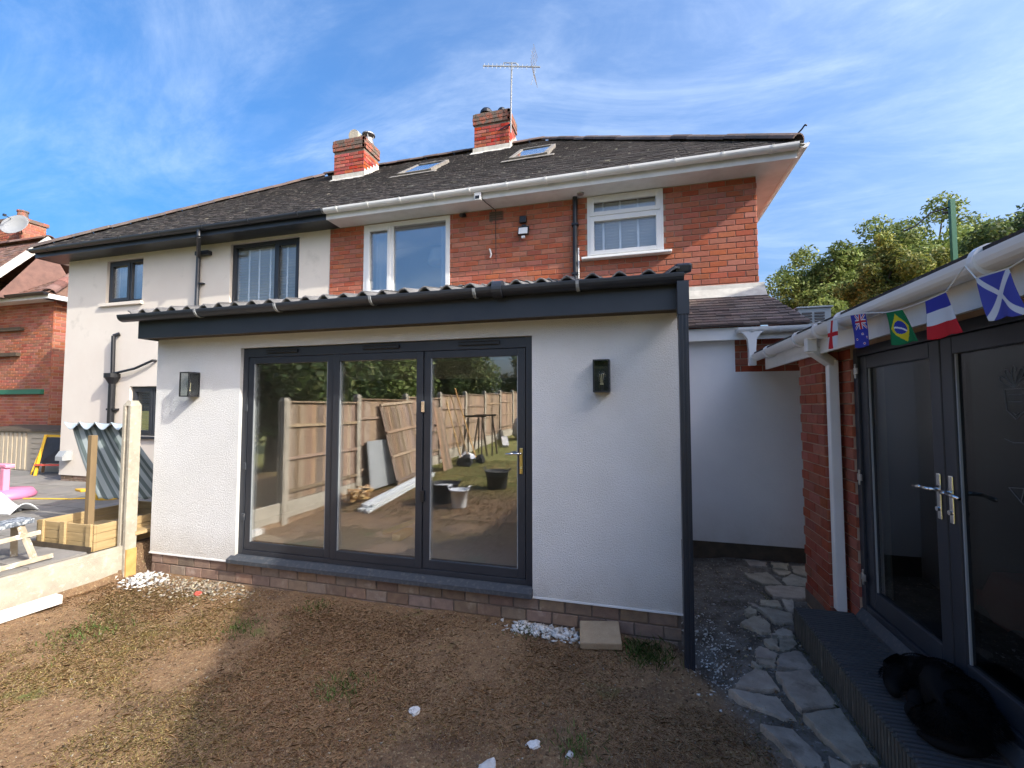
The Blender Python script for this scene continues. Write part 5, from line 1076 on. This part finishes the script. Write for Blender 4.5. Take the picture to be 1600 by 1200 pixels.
# ================================================================== trees
def leaf_cloud(name, clumps, n, size, cols, parent, aspect=.5, surf=.75, droop=0.0):
    """clumps: list (x,y,z,rx,ry,rz); leaves in each clump's shell"""
    c = np.array(clumps); wgt = c[:, 3]*c[:, 4]+c[:, 5]*c[:, 3]; k = rng.choice(len(c), n, p=wgt/wgt.sum())
    d = rng.normal(size=(n, 3)); d /= np.linalg.norm(d, axis=1)[:, None]; r = rng.random(n)**(1/3)*(1-surf)+surf; r *= rng.uniform(.75, 1.12, n)
    p = c[k, :3]+d*c[k, 3:6]*r[:, None]
    nrm = d+rng.normal(size=(n, 3))*.8; nrm[:, 2] += .3; nrm /= np.linalg.norm(nrm, axis=1)[:, None]
    a = np.cross(nrm, rng.normal(size=(n, 3))); a[:, 2] -= droop; a /= np.linalg.norm(a, axis=1)[:, None]; b = np.cross(nrm, a); b /= np.linalg.norm(b, axis=1)[:, None]
    s = (size*rng.uniform(.6, 1.35, n))[:, None]
    V = np.stack([p-a*s, p+b*s*aspect, p+a*s, p-b*s*aspect], 1).reshape(-1, 3); F = np.arange(n*4).reshape(-1, 4)
    cl = np.array(cols); t = cl[rng.integers(0, len(cl), n)]; ck = rng.uniform(.75, 1.25, len(c))[k][:, None]
    o = raw_mesh(name, V, F, 'leaf', t*ck*rng.uniform(.75, 1.25, (n, 1)), parent); o['kind'] = 'stuff'; return o
def tree(name, x, y, h, crown, label, n, size, cols, nclump=60, trunk=.16, group=None, aspect=.5, clump=(.35, .6), droop=0.0):
    """crown = list of ellipsoids (cx,cy,cz,rx,ry,rz) filled with leaf clumps"""
    t = thing(name, (x, y, float(gh(x, y))), label, 'tree', group); b = MB(); z0 = float(gh(x, y))-.1
    b.cyl((x, y, z0), (x+.05, y, z0+h*.45), trunk, trunk*.7, n=10); cl = []
    for (cx, cy, cz, rx, ry, rz) in crown:
        b.cyl((x+.04, y, z0+h*.35), (cx, cy, cz), trunk*.55, trunk*.18, n=7)
        for i in range(int(nclump/len(crown))):
            d = rng.normal(size=3); d /= np.linalg.norm(d); r = rng.random()**.5; s = rng.uniform(*clump)*min(1, (rx+rz)/2.2)
            q = (cx+d[0]*rx*r, cy+d[1]*ry*r, cz+d[2]*rz*r); cl.append((*q, s, s, s*.8))
            if i % 3 == 0: b.cyl((cx, cy, cz), q, trunk*.16, trunk*.05, n=5, cap=False)
    b.build('trunk', 'bark', t, smooth=True); leaf_cloud('crown', cl, n, size, cols, t, aspect, .35, droop); return t
GREEN = [(.18, .24, .06), (.23, .29, .08), (.14, .19, .045), (.30, .34, .11)]; GOLD = [(.24, .25, .05), (.30, .29, .07), (.15, .19, .045), (.10, .14, .035)]; DARK = [(.07, .11, .035), (.09, .14, .04), (.055, .09, .03), (.15, .17, .05)]
tree('garden_tree', 5.2, 11.5, 5.5, [(3.85, 11.2, 4.3, .75, .9, 1.1), (5.0, 11.4, 4.7, 1.1, 1.0, 1.1), (6.2, 11.5, 4.8, 1.2, 1.0, 1.2), (3.95, 10.9, 3.3, .9, .9, .9), (7.6, 12, 5.0, 1.1, 1, .9)], 'light green leafy tree behind the outbuilding, left of the green post', 90000, .040, GREEN, 170, clump=(.28, .48))
tree('conifer', 4.7, 8.9, 4.5, [(3.95, 8.8, 3.6, .55, .55, 1.0), (4.6, 9.0, 3.7, .75, .6, .85), (5.3, 9.1, 3.4, .6, .6, .9), (3.6, 8.6, 2.8, .5, .5, .7)], 'golden green conifer in front of the leafy tree, above the white gutter', 70000, .030, GOLD, 140, clump=(.2, .36), aspect=.45)
tree('dark_tree', 7.0, 9.8, 4.5, [(6.3, 9.6, 4.4, .8, .8, .75), (7.2, 9.8, 4.6, .9, .9, .9), (6.0, 9.4, 3.6, .8, .8, .8), (8.2, 10, 4.4, 1, .9, .9)], 'dark green tree at the right edge above the outbuilding roof', 56000, .040, DARK, 120, clump=(.28, .48))
gp = thing('green_post', (4.55, 8.05, 0), 'slim dark green post with a side arm rising among the trees', 'post'); MB().box(4.525, 4.585, 8.0, 8.06, 0, 4.85).build('pole', 'post_green', gp); b = MB(); b.tube([(4.52, 8.04, 4.74), (4.30, 8.04, 4.68), (4.10, 8.04, 4.50), (3.95, 8.04, 4.44)], .012, 6); b.build('arm', 'black_metal', gp); MB().tube([(4.50, 8.03, 4.66), (4.44, 8.03, 4.66)], .02, 6).build('clamp', 'black_metal', gp)
# trees behind the photographer, seen in the glass
for i, (x, y, hh_, pal, lab) in enumerate(((-8.5, -13, 5.5, DARK, 'dark tree over the fence, mirrored in the left glass door'), (-11.5, -19, 6, GREEN, 'large green tree far down the garden, mirrored in the glass doors'), (-6.2, -21, 6.5, DARK, 'dark green tree at the end of the garden'), (-1.5, -22, 6, GREEN, 'light green tree at the end of the garden'), (-9.0, -6.5, 5.0, GREEN, 'green tree in the next garden behind the fence'), (-8.2, -1.2, 3.8, DARK, 'leafy tree close behind the fence, mirrored in the left glass door'), (-9.4, 1.6, 3.7, DARK, 'leafy tree in the next garden nearest the patio'))):
    tree('garden_tree', x, y, hh_, [(x-1, y, hh_*.55, 1.4, 1.3, 1.3), (x+.9, y+.3, hh_*.6, 1.4, 1.3, 1.3), (x, y, hh_*.75, 1.2, 1.2, 1.0)], lab, 16000, .09, pal, 60, trunk=.22, group='trees behind the photographer', clump=(.5, .8))
hd = MB(); hg = thing('hedge', (-3, -24, .7), 'long green hedge closing the far end of the garden', 'hedge'); cl = [(x, -24.5+random.uniform(-.3, .3), 1.6+random.uniform(-.3, .6), .8, .6, .9) for x in np.arange(-16, 12, .55)]+[(x, -24.5, .9, .8, .6, .7) for x in np.arange(-16, 12, .8)]
leaf_cloud('foliage', cl, 14000, .15, DARK, hg); MB().box(-16, 12, -24.9, -24.2, .3, 1.9).build('branches', 'hill_green', hg)

def lump(x, y, s, m, name, label, cat, group=None, flat=.6, seed=0):
    bm = bmesh.new(); bmesh.ops.create_icosphere(bm, subdivisions=2, radius=1); rr_ = np.random.default_rng(seed); ph = rr_.uniform(0, 6, 6)
    for v in bm.verts:
        c = v.co; k = 1+.28*math.sin(3*c.x+ph[0])*math.sin(3*c.y+ph[1])+.18*math.sin(6*c.z+ph[2]+4*c.x); v.co = Vector((c.x*s*k*(1+.5*math.sin(ph[3])), c.y*s*k, c.z*s*k*flat))
    me = bpy.data.meshes.new(name); bm.to_mesh(me); bm.free(); me.materials.append(MATS[m]); o = bpy.data.objects.new(name, me); COL.objects.link(o); o.location = (x, y, float(gh(x, y))+s*flat*.5); o.rotation_euler = (0, 0, ph[4]); return tag(o, label, cat, group)
# ================================================================== builder's things behind the photographer (mirrored in the glass)
lp = thing('loose_fence_panel', (-4.95, -1.5, .1), 'loose timber fence panel leaning against the boundary fence', 'fence panel')
q0 = Vector((-4.78, -.95, .10)); ux = Vector((-.02, -1, .06)).normalized(); uz = Vector((-.20, .12, 1)).normalized(); nn = ux.cross(uz).normalized()
for i in range(17):
    MB().hexa([q0+ux*(i*.085+a)+uz*c+nn*e_ for c in (0, 1.75) for a, e_ in ((0, 0), (.074, .006), (.074, .014), (0, .014))]).build('board', 'timber_fence', lp)
for zz in (.1, .62, 1.14, 1.72): MB().hexa([q0+ux*a+uz*(zz+c)+nn*e_ for c in (0, .05) for a, e_ in ((0, -.035), (1.46, -.035), (1.46, -.001), (0, -.001))]).build('rail', 'timber_fence', lp)
pv = [(-4.40, .95), (-4.32, .92), (-4.25, .98), (-4.36, .85), (-4.28, .80), (-4.44, .80)]
for i, (x, y) in enumerate(pv):
    z = float(gh(x, y))+.03+.045*(i // 3); tag(MB().beam((x, y, z), (x-.30+.03*i, y-3.2+.12*i, z+.15), .07, .04).build('trim_length', 'pvc_bundle'), 'long white plastic trim lying in a bundle on the grass', 'trim', 'white plastic trims in a bundle')
def tub(x, y, r, h, label, m='plastic_black', fill=None):
    z = float(gh(x, y)); t = thing('rubber_tub', (x, y, z), label, 'bucket', 'builders tubs on the grass'); MB().lathe((x, y, z), [(r*.78, 0), (r*.80, .01), (r, h), (r+.015, h), (r+.015, h-.02), (r*.97, h-.01), (r*.76, .03), (.01, .03)], 20).build('body', m, t, smooth=True)
    for s_ in (-1, 1): MB().tube([(x+s_*r, y-.07, z+h-.01), (x+s_*(r+.03), y-.05, z+h+.05), (x+s_*(r+.03), y+.05, z+h+.05), (x+s_*r, y+.07, z+h-.01)], .012, 7).build('handle', m, t)
    if fill: MB().lathe((x, y, z+h-.06), [(r*.93, 0), (.01, .03)], 16).build('contents', fill, t)
tub(-2.75, -1.30, .24, .36, 'black rubber tub standing alone on the grass, mirrored in the right door', fill='rubble'); tub(-3.35, -.05, .26, .33, 'black rubber tub beside the white pail', fill='rubble_white'); tub(-2.95, .22, .15, .30, 'white pail beside the black tub on the bare ground', 'plastic_white', 'rubble_white')
for i in range(34):
    x, y = -5.0+random.uniform(0, .28), .35+random.uniform(-.35, .3); z = float(gh(-4.9, y))+.05+.025*(i//5); a = random.uniform(-.9, .9)+1.2; l_ = random.uniform(.15, .3)
    tag(MB().beam((x-.5*l_*math.cos(a), y-.5*l_*math.sin(a), z+random.uniform(-.02, .02)), (x+.5*l_*math.cos(a), y+.5*l_*math.sin(a), z+random.uniform(.0, .08)), .045, .028).build('firewood_stick', 'timber_raw'), 'split stick in the orange heap of firewood by the fence', 'wood', 'heap of split firewood')
tag(MB().obox((-5.05, -.75, .62), (.03, .95, .95), ry=-.10).build('grey_sheet', 'plastic_grey', bevel=.004), 'grey sheet leaning against the fence behind the loose panel', 'sheet')
b = MB(); b.lathe((-4.2, -9.6, float(gh(-4.2, -9.6))), [(.35, 0), (.52, .15), (.55, .45), (.42, .78), (.15, .9), (.01, .92)], 14); tag(b.build('wrapped_bale', 'film', smooth=True), 'bale wrapped in silvery film far down the lawn', 'bale')
lp2 = thing('fence_section', (-4.85, -3.2, .2), 'narrow loose section of dark fence boards propped beside the leaning panel', 'fence panel')
for i in range(5): MB().beam((-4.55+.01*i, -2.75-.09*i, .18), (-4.95, -2.98-.09*i, 1.75), .012, .08, up=(0, 1, 0)).build('board', 'timber_fence', lp2)
for zz in (.5, 1.3): MB().beam((-4.62-(zz-.18)*.25, -2.70-zz*.14, zz), (-4.60-(zz-.18)*.25, -3.30-zz*.14, zz), .03, .05).build('rail', 'timber_fence', lp2)
for i, (x, y, s, m_, lab) in enumerate(((-4.35, -3.6, .24, 'plastic_black', 'slumped black sack beside the dark fence section'), (-4.1, -4.1, .20, 'plastic_black', 'slumped black sack farther down the grass'), (-4.6, -4.3, .22, 'plastic_white', 'slumped white sack against the fence'))): lump(x, y, s, m_, 'builders_sack', lab, 'sack', 'sacks on the grass', .8, 60+i)
for i in range(3): tag(MB().beam((-4.55+.12*i, -3.9-.25*i, float(gh(-4.5, -4))), (-5.08, -4.0-.28*i, 1.9+.2*i), .025, .025).build('tool_handle', 'timber_raw'), ('long tool handle leaning on the fence, nearest the house', 'long tool handle leaning on the fence, between two others', 'long tool handle leaning on the fence, farthest from the house')[i], 'tool', 'tool handles leaning on the fence')
tag(MB().beam((-4.3, -7.2, float(gh(-4.3, -7.2))+.05), (-4.9, -9.0, float(gh(-4.9, -9))+.12), .22, .05).build('white_sheet_board', 'white_board'), 'white board lying on the grass far down the garden', 'board')
for i, (x, y) in enumerate(((-4.6, -5.0), (-4.45, -5.5))):
    z = float(gh(x, y)); t = thing('trestle', (x, y, z), ('dark builders trestle nearer the house, by the fence', 'dark builders trestle farther from the house, by the fence')[i], 'trestle')
    for s_ in (-1, 1):
        for q in (-1, 1): MB().beam((x+s_*.3, y+q*.25, z), (x+s_*.22, y, z+1.15), .04, .03).build('leg', 'timber_dark', t)
    MB().beam((x-.35, y, z+1.17), (x+.35, y, z+1.17), .05, .06).build('top_bar', 'timber_dark', t)

# ================================================================== loose things on the ground
tag(MB().obox((-.29, 3.50, float(gh(-.29, 3.5))+.055), (.30, .26, .055), rx=.16, ry=-.06, rz=.12).build('stone_slab', 'slab_buff', bevel=.008), 'buff paving slab lying at the foot of the white wall', 'slab')
for i, (x, y, s, lab) in enumerate(((-1.272, 2.446, .034, 'white scrap on the lawn, farthest left of the white scraps'), (-.545, 2.377, .030, 'white scrap on the lawn, left of the two lying side by side'), (-.353, 2.355, .028, 'white scrap on the lawn beside the green tuft'), (-.735, 2.185, .040, 'crumpled white scrap on the lawn at the bottom edge'))): lump(x, y, s, 'rubble_white', 'white_scrap', lab, 'scrap', 'white scraps on the lawn', .45, 20+i)
lump(-4.0, 3.34, .03, 'plastic_red', 'orange_scrap', 'orange scrap among the pale rubble by the plinth', 'scrap', None, .7, 40)
def debris(name, n, xs, ys, smin, smax, m, label, cat, cen=None, sig=None, hump=0.0):
    x = rng.normal(cen[0], sig[0], n) if cen else rng.uniform(*xs, n); y = rng.normal(cen[1], sig[1], n) if cen else rng.uniform(*ys, n)
    if cen: y = np.minimum(y, DY-.03) if cen[0] < EXR and cen[1] < DY else y
    s = smin+(smax-smin)*rng.random(n)**2.5; q = rng.normal(size=(n, 4, 3)); base = np.array([[1, 1, 1], [1, -1, -1], [-1, 1, -1], [-1, -1, 1]])*.7
    hp = hump*np.exp(-((x-cen[0])**2/(sig[0]**2)+(y-cen[1])**2/(sig[1]**2))/1.2) if cen else 0
    P = base[None]+q*.35; P[:, :, 2] *= .7; P = P*s[:, None, None]+np.stack([x, y, gh(x, y)+s*.2+hp*rng.uniform(.5, 1, n)], 1)[:, None, :]
    fi = np.array([[0, 1, 2], [0, 3, 1], [0, 2, 3], [1, 3, 2]]); F = (np.arange(n)[:, None, None]*4+fi[None]).reshape(-1, 3)
    o = raw_mesh(name, P.reshape(-1, 3), F, m); at = o.data.attributes.new('rnd', 'FLOAT', 'FACE'); at.data.foreach_set('value', np.repeat(rng.random(n), 4).astype(np.float32)[:len(o.data.polygons)]); o['kind'] = 'stuff'; tag(o, label, cat)
debris('rubble', 240, None, None, .004, .030, 'rubble_white', 'white lumps of old render beside the foot of the concrete post', 'rubble', (-4.86, 3.47), (.12, .09), .06)
debris('rubble', 900, None, None, .003, .020, 'rubble', 'pale broken rubble along the left end of the brick plinth', 'rubble', (-4.15, 3.46), (.32, .11), .025)
debris('rubble', 420, None, None, .006, .030, 'rubble_white', 'white rubble at the foot of the shaded wall beside the buff slab', 'rubble', (-.72, 3.54), (.14, .05), .03)
debris('rubble', 420, None, None, .003, .016, 'rubble_white', 'pale grit beside the corner downpipe on the path', 'rubble', (.50, 3.62), (.10, .30), .0)
debris('gravel', 2600, (-5.1, .9), (.9, 3.6), .002, .009, 'rubble', 'tiny pale stones scattered over the dry lawn', 'gravel')
debris('gravel', 1400, (.30, 1.1), (3.0, 5.55), .002, .012, 'rubble', 'grey grit and stones over the side path', 'gravel')
debris('soil_crumbs', 6000, (-5.1, .9), (.9, 3.62), .003, .013, 'soil', 'brown crumbs of dry soil over the lawn', 'soil')

# ================================================================== dry grass
def blades(name, n, box, label, cols, lmin, lmax, wdt, lift, dens=None, cat='grass', onpath=False):
    x = rng.uniform(box[0], box[1], n); y = rng.uniform(box[2], box[3], n)
    keep = np.ones(n, bool) if onpath else (x < path_edge(y)+.03) & (y < DY-.02)
    if dens is not None: keep &= rng.random(n) < dens(x, y)
    x, y = x[keep], y[keep]; n = len(x); a = rng.uniform(0, 2*np.pi, n)+.0; l_ = rng.uniform(lmin, lmax, n); e = rng.uniform(lift[0], lift[1], n)
    d = np.stack([np.cos(a)*np.cos(e), np.sin(a)*np.cos(e), np.sin(e)], 1)*l_[:, None]; s = np.stack([-np.sin(a), np.cos(a), np.zeros(n)], 1)*(wdt*rng.uniform(.6, 1.3, n))[:, None]
    p = np.stack([x, y, gh(x, y)-.002], 1); mid = p+d*.55+np.array([0, 0, 1])*(l_*.12)[:, None]; tip = p+d
    V = np.stack([p-s, p+s, mid+s*.8, tip, mid-s*.8], 1).reshape(-1, 3); F = np.arange(n*5).reshape(-1, 5)
    c = np.array(cols); g_ = fbm(x, y, .9, 3)[:, None]; t = c[rng.integers(0, len(c), n)]*rng.uniform(.65, 1.3, (n, 1))*(.60+.80*g_)
    if not onpath and n > 5000: t = t*np.where(fbm(x+40, y+11, .8, 3)[:, None]+rng.normal(0, .05, (n, 1)) > .53, np.array([[.90, 1.0, .76]]), np.array([[1.02, .90, .86]]))
    o = raw_mesh(name, V, F, 'blade', t); o['kind'] = 'stuff'; return tag(o, label, cat)
STRAW = [(.46, .305, .155), (.39, .235, .115), (.55, .41, .24), (.30, .175, .095), (.42, .30, .15), (.22, .135, .075), (.33, .27, .12)]
def lawn_density(x, y): return np.clip((fbm(x+3, y+5, 1.6, 4)-.36)*4.5, .04, 1)*np.clip(1.15-smooth(3.15, 3.6, y)*.85, .2, 1)
blades('dry_grass', 330000, (-5.12, 1.05, .9, 3.62), 'short dead straw coloured grass over the lawn', STRAW, .010, .030, .0009, (.02, .55), lawn_density)
blades('dry_grass', 9000, (-5.12, 1.05, .9, 3.62), 'loose pale straws lying on the lawn', STRAW[:3], .03, .07, .0012, (.0, .25), lawn_density)
blades('dry_grass', 30000, (-5.12, 1.0, -4.5, .9), 'dry grass of the lawn behind the photographer', STRAW[:4]+[(.12, .15, .04), (.10, .14, .035)], .03, .06, .003, (.2, .9))
def tuft(cx, cy, r, n, label, lmax=.07, cols=((.10, .17, .04), (.13, .20, .05), (.16, .20, .07))):
    blades('grass_tuft', n, (cx-r*2, cx+r*2, cy-r*2, cy+r*2), label, cols, .03, lmax, .0022, (.5, 1.35), lambda x, y: np.exp(-((x-cx)**2+(y-cy)**2)/(r*r)))
def weed_density(x, y): return np.where(np.abs(x-1.095) < .03, .9, .0)+np.exp(-((x-.70+.10*np.sin(y*3))/.05)**2)*.5*(y < 3.4)+.05
blades('path_weeds', 5200, (.45, 1.11, 2.2, 4.6), 'thin weeds and dry stalks growing in the joints of the side path', [(.16, .18, .06), (.30, .24, .12), (.11, .14, .045)], .012, .045, .0012, (.4, 1.3), weed_density, 'weeds', True)
tuft(-3.05, 2.93, .12, 900, 'green grass tuft at the edge of the big shadow', .05); tuft(-4.2, 2.55, .20, 1500, 'patch of green grass on the sunny side of the lawn', .045); tuft(-1.81, 2.51, .13, 900, 'small green grass tuft in the middle of the shaded lawn', .05)
tuft(.04, 3.40, .12, 1500, 'tall green grass by the plinth beside the corner downpipe', .11); tuft(-.33, 2.42, .10, 700, 'green grass tuft beside the white scraps', .05); tuft(-.85, 3.50, .08, 400, 'green grass beside the white rubble', .07); tuft(-2.75, 3.42, .10, 400, 'thin green grass below the door sill', .05)
